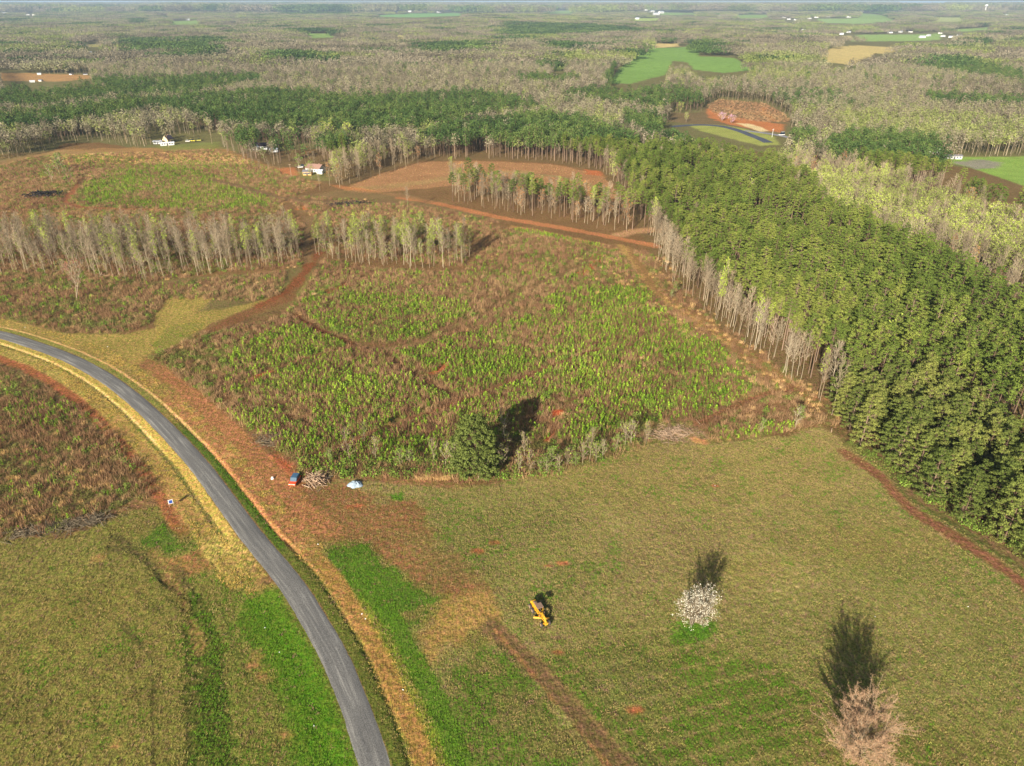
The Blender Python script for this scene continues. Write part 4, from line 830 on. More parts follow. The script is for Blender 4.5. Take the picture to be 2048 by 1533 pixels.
# --- which trees are built one by one
def quota(pp, kk, sel, lim):
    x, y = pix(pp, 10); ok = sel & (x > -10) & (x < 2058) & (y > -10) & (y < 1560); i = np.nonzero(ok)[0]
    return i[np.argsort(np.hypot(pp[i, 0], pp[i, 1]))[:lim]]
allp = np.concatenate([strip_p, p]); allk = np.concatenate([strip_k, kind]); ns = len(strip_p)
isstrip = np.arange(len(allp)) < ns; isp_ = np.isin(allk, ['pine', 'edgepine']); single = np.zeros(len(allp), bool)
for sel, lim in ((isp_, 300), (~isp_ & np.isin(allk, ['bare', 'poplar', 'rusty']), 270), (allk == 'budding', 120)): single[quota(allp, allk, sel, lim)] = True
ax0, ay0 = pix(allp)
print("singles", single.sum(), "of", len(allp))
def zone(i):
    x, y = ax0[i], ay0[i]; k = allk[i]
    what = {'pine': 'tall straight pine with a green crown', 'edgepine': 'olive green pine with low foliage', 'bare': 'tall leafless pale trunked tree', 'poplar': 'slender pale trunk with yellow green top', 'budding': 'broad yellow green budding tree', 'rusty': 'leafless tree with rusty orange buds'}[k]
    if i < ns:
        if x < 625 and y > 480: w_ = "in the wide strip, "+("its left third" if x < 220 else "its middle" if x < 430 else "its end by the gap")
        elif y > 480 and x < 1000: w_ = "right of the dirt gap, "+("gap end" if x < 740 else "far end")
        else: w_ = "in the row above the orange road, "+("left end" if x < 1040 else "right end")
    elif isp_[i]:
        w_ = ("in the front row along the mown field, "+("corner end" if y < 960 else "lower end") if k == 'edgepine' and opn_all[i] < 12 else "in the plantation corner by the mown field" if k == 'edgepine' else "on the plantation edge beside the cutover" if opn_all[i] < 20 else "deep inside the big plantation, "+("behind the bare fringe" if x < 1750 else "near the right side" if x > 1920 else "above the field corner"))
    elif x > 1290 and opn_all[i] < 20: w_ = "on the plantation fringe, "+("lower end" if y > 700 else "upper end")
    elif x > 1290: w_ = "standing among the pines of the big plantation"
    elif y < 340 and x < 640: w_ = "in the wood edge behind the far cutover"
    else: w_ = "in the wood edge around the bare brown field"
    return what+" "+w_
opn_all = np.concatenate([np.zeros(ns), opn])
CATN = {'pine': 'pine_tree', 'edgepine': 'pine_tree', 'bare': 'bare_tree', 'poplar': 'poplar_tree', 'budding': 'budding_tree', 'rusty': 'rusty_tree'}
for i in np.nonzero(single)[0]:
    lb = zone(i); k = str(allk[i]); s = g.uniform(.72, 1.12) if i < ns else g.uniform(.82, 1.15)*(.9 if k in ('bare', 'rusty') and i >= ns else 1)
    if k == 'pine' and i < ns: s *= 1.15
    if isp_[i] and opn_all[i] > 40: s *= 1.03
    place(k, allp[i, 0], allp[i, 1], s, g.random()*6.28, lb[:150], "tree", lb.split(" in the ")[-1].split(" on the ")[-1].replace(",", "") + (" pines" if isp_[i] else " trees"), CATN[k], g=g)
rest = ~single; rr_all = np.hypot(allp[:, 0], allp[:, 1])
lk = allk.copy(); far_ = rr_all > 620
lk[far_ & isp_] = 'lightpine'; lk[far_ & np.isin(allk, ['bare', 'poplar', 'rusty'])] = 'lightbare'; lk[far_ & (allk == 'budding')] = 'lightbud'
m = rest & isp_; mass("pine_forest", "dense plantation of pines filling the land right of the cutover", lk[m], allp[m], (.85, 1.15), g=g, category="forest")
m = rest & ~isp_; mass("bare_woods", "leafless and budding broadleaf woods around the cutover", lk[m], allp[m], (.75, 1.1), g=g, category="forest")
NM = {'bare': ('bare_tree', 'leafless tree'), 'smallgreen': ('young_tree', 'young tree with olive leaves'), 'rusty': ('rusty_tree', 'tree with rusty orange buds'), 'budding': ('budding_tree', 'bright yellow green budding tree'), 'poplar': ('poplar_tree', 'slender pale tree with a yellow green top')}
PLC = {(816, 420): "lone pale leafless tree beside the orange farm road", (262, 512): "crooked leafless tree in front of the wide tree strip", (915, 385): "yellow green tree at the left end of the row above the farm road", (578, 322): "bright yellow green tree between the two farmhouses", (620, 330): "rusty brown tree just behind the brown roofed farmhouse"}
WHERE = lambda x, y: "by the red track loop in the far cutover" if x < 200 else "near the farmhouses" if x < 640 and y > 285 else "left of the bare brown field" if x < 850 else "near the black road bend" if y < 260 else "beside the brown track along the plantation"
for (q, k, s) in SINGLE:
    w = G(*q); place(k, w[0], w[1], s, g.random()*6.28, PLC.get(q, NM[k][1]+" standing "+WHERE(*q)), "tree", None if q in PLC else NM[k][1]+"s "+WHERE(*q), NM[k][0], g=g)
# --- woods from eight hundred metres to the horizon
def farmask(q, grow=0):
    ok = np.ones(len(q), bool)
    for h_ in (0, 9, 17, 25):
        x, y = pix(q, h_)
        for pts, kd in farpolys+[(a, 0) for a in LAWNS]: ok &= sdist(np.array(pts), x, y, 5)[0] > grow*(h_ == 0)
    return ok
def species(q, g):
    x, y = pix(q, 18); rr_ = g.random(len(q)); n = fbm(q[:, 0], q[:, 1], 420, 3, 5)+.6*fbm(q[:, 0], q[:, 1], 120, 2, 1); k = np.zeros(len(q), int)
    right = sstep(900, 1700, x); k[(rr_ < .10+.5*sstep(.0, .5, n)+.15*sstep(90, 30, y))] = 1
    n2_ = fbm(q[:, 0], q[:, 1], 300, 3, 6); k[(n2_ > .42) & (rr_ < .85)] = 2; k[rr_ > .955] = 2
    k[(k == 2) & (x > 1200) & (rr_ < .5)] = 0; pz = np.zeros(len(q), bool)
    for a in PINES+FARPINES: pz |= inpoly(a, x, y)
    k[pz & (rr_ < .93)] = 2; return k
p2 = scatter(-1700, 1700, 820, 1500, 7.2, g); p2 = p2[inview(p2, 40) & (p2[:, 1] > 860)]; p2 = p2[farmask(p2)]
for ln, w in [([(1340, 254), (1403, 250), (1454, 255), (1504, 272), (1538, 286)], 14)]: p2 = p2[~near_line(ln, w, p2)]
k2 = species(p2, g); mass("distant_woods", "grey leafless woods with green patches behind the plantation", np.array(['lightbare', 'lightbud', 'lightpine'])[k2], p2, (.75, 1.15), g=g, category="forest")
p3 = scatter(-6500, 6500, 1500, 8200, 52, g); p3 = p3[inview(p3, 40)]; p3 = p3[farmask(p3, .6)]; k3 = species(p3, g); KP = np.array(['patchbare', 'patchbud', 'patchpine'])
mass("far_woods", "hazy woods stretching to the horizon", KP[k3], p3, (.95, 1.1), zs=.95, g=g, category="forest")
p4 = scatter(-20000, 20000, 8200, 27000, 190, g); p4 = p4[inview(p4, 40)]; p4 = p4[farmask(p4, .3)]; k4 = species(p4, g)
mass("horizon_woods", "faint bluish woods on the horizon", KP[k4], p4, (3.4, 4.0), zs=1.0, g=g, category="forest")
# --- saplings and brush on the cutover
CUTZ = [[(300, 716), (400, 668), (560, 640), (592, 600), (620, 560), (650, 520), (760, 540), (930, 545), (1000, 460), (1060, 462), (1200, 492), (1300, 505), (1345, 585), (1420, 648), (1510, 730), (1600, 800), (1630, 850), (1560, 868), (1420, 886), (1300, 884), (1180, 918), (1100, 940), (960, 960), (850, 950), (700, 950), (610, 945), (580, 930), (545, 890), (455, 830), (380, 770)],
    [(-60, 545), (150, 560), (320, 572), (460, 555), (575, 545), (560, 590), (500, 605), (420, 600), (330, 598), (300, 650), (230, 668), (150, 668), (60, 655), (-60, 640)],
    [(-200, 330), (120, 312), (300, 305), (430, 300), (640, 372), (560, 405), (600, 440), (-200, 445)],
    [(560, 394), (700, 398), (800, 406), (900, 424), (1000, 446), (960, 452), (900, 440), (640, 440), (600, 420)],
    [(640, 440), (900, 440), (1000, 458), (960, 480), (640, 472)], [(-200, 440), (606, 445), (606, 535), (440, 545), (300, 565), (-200, 548)], [(628, 470), (945, 486), (930, 535), (632, 505)],
    [(-200, 715), (0, 735), (90, 775), (170, 820), (230, 862), (290, 935), (325, 985), (250, 1010), (130, 1062), (0, 1075), (-200, 1080)]]
DENSE = [([(600, 600), (760, 588), (900, 600), (960, 615), (850, 680), (720, 686), (620, 640)], .9), ([(470, 700), (560, 655), (600, 650), (720, 702), (785, 708), (905, 792), (830, 832), (700, 888), (600, 915), (560, 895), (455, 825), (450, 760)], .85),
    ([(800, 706), (1000, 650), (1200, 602), (1330, 625), (1440, 695), (1525, 772), (1440, 820), (1300, 850), (1150, 880), (1000, 880), (780, 930), (640, 940), (760, 862), (930, 802)], .8), ([(1080, 600), (1180, 570), (1300, 580), (1310, 620), (1150, 640)], .9),
    ([(165, 370), (225, 345), (330, 330), (430, 352), (520, 380), (545, 408), (430, 422), (280, 416), (175, 408)], .55), ([(1020, 452), (1100, 466), (1200, 484), (1270, 492), (1268, 500), (1180, 492), (1020, 462)], .9), ([(1420, 870), (1560, 850), (1610, 845), (1560, 872), (1440, 890)], .9), ([(590, 900), (680, 890), (690, 945), (600, 948)], 1.0),
    ([(0, 800), (150, 810), (160, 850), (40, 860)], .35), ([(100, 310), (560, 330), (560, 350), (200, 345)], .25), ([(440, 770), (560, 800), (600, 900), (470, 840)], .7), ([(600, 520), (1250, 500), (1300, 560), (640, 600)], .16), ([(0, 560), (420, 560), (420, 600), (0, 640)], .1), ([(0, 740), (300, 900), (330, 985), (0, 1060)], .05)]
cz = [W(q) for q in CUTZ]
def incut(q):
    m = np.zeros(len(q), bool)
    for w in cz: m |= inpoly(w, q[:, 0], q[:, 1])
    return m
def offtrack(q, k=1.0):
    m = np.ones(len(q), bool)
    for lst in TRK.values():
        for ln, w in lst: m &= ldist(ln, q[:, 0], q[:, 1], 12)[0] > w/2*k+.15
    d, s_, y_ = road_coord(q[:, 0], q[:, 1]); m &= (np.abs(d) > HALF+9.5)
    for bare_ in ([(1104, 820), (1128, 820), (1126, 836), (1103, 840)], [(1310, 852), (1370, 852), (1410, 862), (1420, 895), (1390, 900), (1320, 882), (1262, 882)], [(862, 752), (895, 725), (888, 745), (870, 758)], [(535, 905), (552, 915), (584, 930), (576, 965), (540, 960)]): m &= ~inpix(bare_, q)
    return m
q = scatter(-420, 240, 130, 720, 1.25, g); q = q[inview(q, 30, 2)]; q = q[incut(q)]; q = q[offtrack(q)]
x, y = pix(q); den = np.full(len(q), .04)
for poly, dn in DENSE: den = np.where(inpoly(np.array(poly, float), x, y), np.maximum(den, dn), den)
nn_ = fbm(q[:, 0], q[:, 1], 14, 3, 6); den = den*np.clip(.9+1.3*nn_, .08, 1.2)
s_ = q[g.random(len(q)) < den]; print("saplings", len(s_))
rs_ = np.hypot(s_[:, 0], s_[:, 1]); o_ = np.argsort(rs_); near_ = o_[:300]; far_i = o_[300:]
for i in near_:
    xx, yy = pix(s_[i:i+1]); wh = "left of the gravel road" if xx[0] < 330 and yy[0] > 690 else "behind the pile of branches" if xx[0] < 720 else "in the front of the cutover near the lone pine" if xx[0] < 1100 else "in the front right of the cutover"
    place('sapling', s_[i, 0], s_[i, 1], g.uniform(.45, .85), g.random()*6.28, "small bright green pine sapling "+wh, "sapling", "pine saplings "+wh, "pine_sapling", g=g)
mass("sapling_cover", "bright green pine saplings spread over the cutover", np.full(len(far_i), 'sapling'), s_[far_i], (.4, .85), g=g, category="saplings")
b_ = scatter(-420, 250, 110, 720, 1.7, g, .5); b_ = b_[inview(b_, 30, 2)]; b_ = b_[incut(b_)]; b_ = b_[offtrack(b_, .7)]
rb = np.hypot(b_[:, 0], b_[:, 1]); b_ = b_[g.random(len(b_)) < np.where(rb > 420, .6, .78)]
nb_ = fbm(b_[:, 0], b_[:, 1], 22, 3, 1); u_ = g.random(len(b_)); kb = np.full(len(b_), 'brush', dtype='<U8'); kb[u_ < .2+.35*(nb_ > .08)] = 'brushg'; kb[(u_ > .97)] = 'straw'; kb[(u_ > .90) & (u_ < .97)] = 'bushg'
xb, yb = pix(b_)
for poly, pr in (([(0, 960), (120, 930), (230, 960), (180, 1040), (0, 1040)], .35), ([(1200, 500), (1300, 590), (1500, 740), (1420, 700), (1250, 600)], .3), ([(1420, 720), (1540, 760), (1600, 800), (1450, 760)], .2), ([(100, 300), (500, 310), (520, 330), (100, 330)], .5)):
    kb[inpoly(np.array(poly, float), xb, yb) & (g.random(len(b_)) < pr)] = 'straw'
mass("undergrowth", "brown and olive brush covering the cutover", kb, b_, (.6, 1.25), g=g, category="brush")
q = scatter(200, 560, 640, 1200, 4.5, g); q = q[inpix([(1413, 212), (1438, 199), (1530, 207), (1568, 228), (1582, 244), (1540, 246), (1440, 238), (1420, 222)], q)]
mass("clearing_brush", "dark windrows of brush on the red far clearing", np.full(len(q), 'brush'), q, (.7, 1.2), g=g, category="brush")
q = scatter(-200, 160, 440, 720, 3.2, g); q = q[inpix([(700, 372), (760, 348), (840, 325), (950, 322), (1100, 328), (1200, 348), (1238, 388), (1225, 402), (1130, 385), (1000, 372), (900, 372), (780, 385), (700, 384)], q)]; q = q[g.random(len(q)) < .5]
mass("field_stubble", "sparse dry stubble over the bare brown field", np.array(['brush', 'straw', 'brush'])[g.integers(0, 3, len(q))], q, (.2, .45), g=g, category="brush")
# forest floor brush under the strips and at the wood edge beside the mown field
def belt(line, half, d, kinds, pr, name, label, scl=(.6, 1.2)):
    w = W(line); q = scatter(w[:, 0].min()-half, w[:, 0].max()+half, w[:, 1].min()-half, w[:, 1].max()+half, d, g); q = q[ldist(chaikin(w, 2), q[:, 0], q[:, 1], half+1)[0] < half]; q = q[g.random(len(q)) < pr]
    ks = np.array(kinds)[g.integers(0, len(kinds), len(q))]; return mass(name, label, ks, q, scl, g=g, category="brush")
belt([(620, 935), (720, 935), (840, 938), (960, 945), (1080, 935), (1180, 912), (1250, 885)], 4.5, 1.3, ['brushg', 'bushg', 'brush', 'brushg'], .8, "hedgerow_brush", "tangled brush along the top edge of the mown field", (.8, 1.5))
belt([(840, 955), (870, 955), (895, 957)], .9, .6, ['straw'], 1, "straw_clump", "pale dry straw tufts beside the lone pine", (.8, 1.1))
belt([(1705, 893), (1790, 935), (1825, 975), (1900, 1026), (1985, 1068), (2080, 1130)], 2.2, 1.3, ['bushg', 'brushg', 'brushg'], .8, "field_edge_brush", "low green brush under the pines along the mown field", (.6, 1.2))
belt([(1310, 520), (1350, 590), (1420, 650), (1500, 715), (1600, 785), (1650, 830)], 7, 2.0, ['brush', 'brush', 'brushg', 'straw'], .55, "fringe_brush", "dry brush under the bare fringe of the plantation")
EDGE = [((700, 925), 0), ((752, 922), 0), ((868, 928), 0), ((890, 935), 0), ((905, 938), 0), ((1005, 942), 0), ((1038, 948), 0), ((1060, 950), 0), ((1078, 950), 1), ((1092, 950), 1), ((1118, 945), 0), ((1133, 938), 0), ((1150, 934), 1), ((1165, 930), 0), ((1178, 926), 0), ((1192, 926), 0), ((1205, 918), 0), ((1250, 896), 0), ((1262, 893), 0), ((1292, 888), 0), ((730, 890), 0), ((1015, 915), 0), ((820, 930), 1), ((965, 955), 1), ((985, 950), 1), ((800, 935), 1), ((935, 940), 1), ((1100, 940), 1), ((660, 930), 1), ((1175, 905), 0), ((1050, 915), 0), ((1230, 905), 1), ((1520, 868), 1), ((1590, 858), 0), ((1600, 846), 1), ((1010, 880), 0)]
lab = ["small pale leafless tree in the brush along the mown field", "small green leafed tree in the brush along the mown field"]
for n_, (q, k) in enumerate(EDGE):
    w = G(*q); far1 = "right of the lone pine" if q[0] > 980 else "left of the lone pine" if q[0] < 900 else "at the foot of the lone pine"
    place(['smalltree', 'smallgreen'][k], w[0], w[1], (.75+.35*g.random())*(.8 if k else 1.05), g.random()*6.28, lab[k].replace("along the mown field", "edge "+far1), "tree", ["leafless", "green"][k]+" small trees "+far1, ['bare_sapling_tree', 'leafy_young_tree'][k], g=g)
# --- grass blades on the open land
gq = np.concatenate([scatter(-175, 175, 76, 245, .58, g, .5), scatter(-280, -60, 200, 400, .9, g, .5)]); gq = gq[inview(gq, 30, 0)]; gq = gq[(gq[:, 1] < 245) | inpix([(130, 668), (250, 668), (310, 655), (330, 600), (400, 575), (440, 590), (395, 625), (500, 610), (560, 590), (400, 660), (300, 710), (250, 760), (160, 700)], gq) | (np.abs(road_coord(gq[:, 0], gq[:, 1])[0]) < 16)]; TRI_ = inpix([(130, 668), (250, 668), (310, 655), (330, 600), (400, 575), (440, 590), (395, 625), (500, 610), (560, 590), (400, 660), (300, 710), (250, 760), (160, 700)], gq); X_, Y_ = gq[:, 0], gq[:, 1]
dFq = sdist(W(FIELD), X_, Y_, 3)[0]; dLq = sdist(W(LF), X_, Y_, 3)[0]; dR_, sR_, pR_ = road_coord(X_, Y_)
verge = ((np.abs(dR_) > HALF+.15) & (np.abs(dR_) < HALF+9)) | TRI_; onl = ((dFq < 0) | (dLq < 0) | verge) & (np.abs(dR_) > HALF+.15)
ri = np.searchsorted(rr, np.hypot(X_, Y_)).clip(1, nr-1); ai = np.searchsorted(az, np.arctan2(X_, Y_)).clip(0, na-1); gc = A[ri*na+ai]   # colour of the land under each tuft
lum = gc.sum(1); gr_ = gc[:, 1]/(gc[:, 0]+1e-6); rnd = g.random(len(gq)); kd = np.full(len(gq), 'tuftolive', dtype='<U10')
nn1 = fbm(X_, Y_, 5, 3, 2); nn2 = fbm(X_, Y_, 30, 3, 7)
kd[rnd < .30-.5*nn2] = 'tuftstraw'; kd[(rnd > .86) & (nn1 > -.1)] = 'tuftbrown'; kd[(nn1+.6*nn2 < -.34) & (rnd > .4)] = 'tuftgreen'
stripe = np.sin(2*np.pi*((-.24*X_+.97*Y_)/3.4+.8*fbm(X_, Y_, 40, 2, 5))); st2 = np.sin(2*np.pi*((.62*X_+.78*Y_)/5.2+.8*fbm(X_, Y_, 50, 2, 6))); r4 = g.random(len(gq)); kd[(dFq < 0) & (stripe+.6*st2 > .5) & (r4 < .5)] = 'tuftstraw'; kd[(dFq < 0) & (stripe+.6*st2 < -.8) & (r4 < .3)] = 'tuftbrown'
lush = gr_ > 1.22; kd[lush & (rnd < .93)] = 'tuftgreen'; soil = gr_ < .68; vg = verge & (gr_ < .84) & ~soil; kd[vg & (rnd < .8)] = 'tuftyellow'
ok = onl & (~soil | (rnd < .12)); track_q = np.ones(len(gq), bool)
for lst in TRK.values():
    for ln, w in lst: track_q &= ldist(ln, X_, Y_, 12)[0] > w/2
ok &= track_q & (g.random(len(gq)) < np.where(lush | vg, .95, .85)) & (lush | (g.random(len(gq)) < np.clip((lum-.2)/.12, .2, 1))); mass("grass", "short grass and dry stubble over the fields and verges", kd[ok], gq[ok], (.5, 1.2), g=g, category="grass")
# --- trees with a shape of their own
gg = np.random.default_rng(900); t, c = pine(19, 7.9, .05, 250, 80, .45, gg, False, .45); proto('lonepine', {'trunk': t, 'crown': c}, {'trunk': M['pinebark'], 'crown': leafy("dark_pine_needles", [C(82, 92, 42), C(92, 100, 46)], .1, .6)})
w = G(950, 950); place('lonepine', w[0], w[1], 1, .6, "lone broad dark green pine at the top edge of the mown field", "tree", None, "pine_tree", 0)
gg = np.random.default_rng(901); t, c, b = decid(9.2, 4.0, .1, gg, 44, 900, .05, .8, 3200, .17, .018, .45, 3, 16, .1, .3, True); proto('blossomtree', {'trunk': t, 'crown': c, 'blossom': b}, {'trunk': M['bark'], 'crown': M['twig'], 'blossom': M['blossom']})
w = G(1382, 1248); place('blossomtree', w[0], w[1], 1, 1.0, "small tree in white blossom alone in the mown field", "tree", None, "blossom_tree", 0)
gg = np.random.default_rng(902); t, c, b = decid(11, 6.2, .2, gg, 76, 26000, .033, .7, 5000, .13, .016, .4, 2, 12, .05, .05, True); proto('barebig', {'trunk': t, 'crown': c, 'buds': b}, {'trunk': M['bark'], 'crown': M['twigwarm'], 'buds': M['twigwarm']})
place('barebig', 61.3, 80.2, 1, .4, "large leafless tree with reddish twigs at the lower right of the mown field", "tree", None, "bare_tree", 0)
gg = np.random.default_rng(903); t, c, b = decid(17, 7.0, .35, gg, 18, 420, .07, 2.0, 0, .3, .014, .5, 2); proto('redtree', {'trunk': t, 'crown': c}, {'trunk': M['bark'], 'crown': M['twigred']})
w = G(153, 601); place('redtree', w[0], w[1], 1, 1.1, "pale forked tree with red budding twigs in the left cutover", "tree", None, "red_maple_tree", 0)
# ------------------------------------------------------------ machines, buildings and small things
MY = plain("yellow_paint", C(216, 160, 40), .5, .4, .15); MTY = plain("tyre_rubber", C(74, 68, 64), .9, .1); MRIM = plain("dusty_rim", C(170, 140, 110), .6, .3)
MDK = plain("dark_glass", C(34, 40, 48), .15, .6, .05); MST = plain("rusty_steel", C(140, 112, 92), .7, .3); MWH = plain("white_paint", C(226, 222, 212), .6, .3, .05)
MOR = plain("orange_red_paint", C(214, 82, 40), .35, .5, .06); MWD = plain("weathered_wood", C(168, 144, 118), .9, .1, .2); MLOG = plain("cut_branches", C(172, 144, 116), .9, .1, .3, 1.2)
MLOG2 = plain("grey_branches", C(122, 108, 86), .9, .1, .3, 1.2); MBLK = plain("charred_wood", C(56, 50, 46), .9, .1, .3)
def wheel(parent, x, y, r, w):
    o = Geo().tube((x, y-w/2, r), (x, y+w/2, r), r, r, 20).obj("wheel", MTY, parent, bevel=.04)
    Geo().tube((x, y-w/2-.015, r), (x, y+w/2+.015, r), r*.55, r*.55, 14).obj("rim", MRIM, o)
def gat(px, py): w = G(px, py); return (float(w[0]), float(w[1]), float(terr(w[0], w[1])))
fa, ra = G(1089, 1249), G(1071, 1219); hd = fa-ra; ang = math.atan2(hd[1], hd[0]); ctr = (fa+ra)/2
t = thing("motor_grader", "old yellow motor grader parked in the mown field", "grader", (*map(float, ctr), float(terr(*ctr))), ang)
for x in (-1.7, -3.05):
    for y in (-1, 1): wheel(t, x, y, .62, .38)
for y in (-.95, .95): wheel(t, 2.75, y, .55, .32)
b = Geo(); pts = [(-1.4, 1.15), (.2, 1.35), (1.0, 1.95), (2.0, 1.9), (2.7, 1.3), (3.1, 1.0)]
for (x0, z0), (x1, z1) in zip(pts, pts[1:]):
    L_ = math.hypot(x1-x0, z1-z0); a_ = math.atan2(z1-z0, x1-x0); n0 = len(b.v); b.box((0, 0, 0), (L_+.18, .34, .32)); m_ = Matrix.Translation(((x0+x1)/2, 0, (z0+z1)/2)) @ Matrix.Rotation(-a_, 4, 'Y')
    for k in range(n0, len(b.v)): b.v[k] = tuple(m_ @ Vector(b.v[k]))
b.box((2.75, 0, .75), (.3, 1.7, .22)); b.box((3.25, 0, .95), (.25, .7, .5)); b.obj("frame", MY, t, .03)
b = Geo().box((-2.35, 0, 1.35), (2.3, 1.0, .85)).box((-2.35, .55, .95), (2.4, .14, .34)).box((-2.35, -.55, .95), (2.4, .14, .34)).box((-3.6, 0, 1.1), (.25, 1.3, .9)); b.obj("engine_hood", MY, t, .04)
Geo().box((-2.2, 0, 1.82), (1.7, .62, .16)).tube((-1.8, .25, 1.8), (-1.8, .25, 2.6), .07).tube((-2.6, -.2, 1.8), (-2.6, -.2, 2.1), .16).obj("exhaust_stack", MST, t)
for y in (-.82, .82): Geo().box((-2.37, y*.93, .62), (2.0, .16, .34)).obj("tandem_case", MY, t, .03)
b = Geo()
for x in (-1.1, .15):
    for y in (-.62, .62): b.tube((x, y, 1.2), (x, y*.95, 2.85), .05)
b.box((-.48, 0, 1.25), (1.35, 1.3, .16)); cab = b.obj("cab", MY, t)
Geo().box((-.48, 0, 2.9), (1.6, 1.5, .1)).obj("cab_roof", MST, t, .03); Geo().box((-.75, 0, 1.55), (.5, .5, .12)).box((-1.0, 0, 1.85), (.12, .5, .55)).obj("seat", MDK, t, .03)
Geo().tube((.1, 0, 1.2), (-.1, 0, 1.75), .04).tube((-.12, 0, 1.72), (-.08, 0, 1.78), .22, .22, 14).obj("steering_wheel", MDK, t)
b = Geo(); n_ = 7; pr = [(.38*math.cos(R(110+i*20))+.3, .36+.38*math.sin(R(110+i*20))*.95) for i in range(n_)]; pr += [(x+.05, z) for x, z in reversed(pr)]; b.prism(pr, -1.75, 1.75); bl = b.obj("blade", MY, t); bl.location = (.75, 0, .1); bl.rotation_euler = (0, 0, R(-28))
Geo().tube((.75, 0, .82), (.75, 0, .94), .68, .68, 24).tube((.75, .35, .9), (2.7, 0, .95), .09).tube((.75, -.35, .9), (2.7, 0, .95), .09).obj("drawbar_circle", MY, t)
Geo().tube((1.0, .5, .9), (.85, .62, 2.1), .06).tube((1.0, -.5, .9), (.85, -.62, 2.1), .06).tube((.6, .2, 1.0), (1.1, -.75, 1.9), .05).obj("lift_cylinder", MST, t)
def car(px, py, deg, mat, label, name="parked_car", L_=4.3, w_=1.85, h_=1.65, glass=MDK, group=None, roof=None):
    t = thing(name, label, "car" if "truck" not in name else "truck", gat(px, py), R(deg), group); l = L_/2
    Geo().prism([(-l, .35), (l, .35), (l, .72), (l-.12, .92), (l*.42, 1.02), (-l, 1.02)], -w_/2, w_/2).obj("body", mat, t, .07)
    Geo().prism([(l*.46, 1.0), (l*.18, h_-.06), (-l*.86, h_-.06), (-l*.97, 1.0)], -w_*.45, w_*.45).obj("windows", glass, t, .04)
    Geo().prism([(l*.16, h_-.05), (l*.12, h_), (-l*.82, h_), (-l*.85, h_-.05)], -w_*.41, w_*.41).obj("roof", roof or mat, t, .02)
    Geo().box((l+.01, 0, .52), (.1, w_*.96, .22)).obj("bumper", MDK if mat is not MOR else MOR, t, .03)
    for y in (-1, 1):
        Geo().box((l-.03, y*w_*.36, .76), (.08, .36, .16)).obj("headlight", MWH, t, .02)
        for x in (-l*.62, l*.62): wheel(t, x, y*(w_/2-.1), .34, .24)
    return t
MBLUE = plain("tinted_blue_roof", C(70, 100, 122), .25, .6, .1)
car(590, 965, -96, MOR, "orange red compact car with a dark blue roof beside the branch pile", L_=4.4, w_=2.0, h_=1.95, glass=plain("blue_tinted_glass", C(58, 86, 104), .12, .7, .1), roof=MBLUE)
car(601, 336, 15, MWH, "white car parked in the yard left of the brown roofed farmhouse"); car(606, 333, 5, plain("dark_car_paint", C(60, 62, 70)), "dark car parked in the yard behind the white one at the farmhouse")
car(376, 284, 10, MWH, "small white car parked beside the yellow vans by the tree line")
car(385, 283, 0, plain("yellow_van_paint", C(216, 200, 60)), "yellow green van nearest the white car by the tree line", "parked_van", 5.4, 2.0, 2.3); car(397, 282, 4, plain("yellow_van_paint", C(210, 200, 90)), "pale yellow van right of the yellow green one by the tree line", "parked_van", 5.8, 2.0, 2.3)
car(1563, 271, 200, MWH, "white box truck parked by the pines where the pale road passes", "box_truck", 6.5, 2.3, 3.2)
def branchpile(name, label, px, py, lx, ly, h, n, mat, rmax, seed, cat="branch pile"):
    g = np.random.default_rng(seed); c = np.stack([g.normal(size=n)*lx*.3, g.normal(size=n)*ly*.3, np.zeros(n)], 1); e = np.exp(-((c[:, 0]/lx)**2+(c[:, 1]/ly)**2)*3); c[:, 2] = e*h*g.random(n)+.12
    an = g.random(n)*6.28; el = g.normal(size=n)*.32; L_ = g.uniform(.7, 2.1, n); d = np.stack([np.cos(an)*np.cos(el), np.sin(an)*np.cos(el), np.sin(el)], 1)*L_[:, None]
    a = c-d; b = c+d; a[:, 2] = np.maximum(a[:, 2], .05); b[:, 2] = np.maximum(b[:, 2], .05); r = g.uniform(.3, 1, n)**2*rmax+.03
    v, f = tubes(np.c_[a, b, r, r*.6], 5); x, y, z = gat(px, py); return link(name, mesh_np(name, v, f, [mat]), None, (x, y, z), .3, label=label, category=cat)
branchpile("branch_pile", "pile of cut branches and logs beside the orange red car", 633, 962, 5.0, 6.0, 1.7, 150, MLOG, .2, 31)
branchpile("log_pile", "small knot of stacked limbs at the back of the branch pile", 648, 950, 3.0, 2.6, 1.2, 46, MLOG2, .13, 32)
branchpile("slash_pile", "low heap of grey brush at the left edge above the left field", 60, 1066, 10, 3.5, .9, 200, MLOG2, .07, 33)
branchpile("slash_pile", "sprawling grey brush heap at the lower right of the left cutover", 165, 1046, 13, 5, .9, 260, MLOG2, .07, 34)
branchpile("slash_pile", "scattered grey wood chips beside the gap in the field edge", 1345, 868, 11, 8, .35, 200, MLOG, .06, 35)
branchpile("slash_pile", "blackened heap of logs beside the red track loop", 86, 392, 22, 14, 3.5, 260, MBLK, .4, 36)
branchpile("slash_pile", "grey limbs piled at the edge of the cutover by the road verge", 545, 880, 8, 6, .7, 170, MLOG2, .1, 37)
branchpile("fallen_branches", "pale fallen limbs lying beside the red budding tree", 206, 553, 9, 3, .5, 40, MLOG, .15, 38)
branchpile("slash_pile", "dark woody debris at the left end of the orange farm road", 690, 410, 26, 10, 1.5, 240, MBLK, .3, 39)
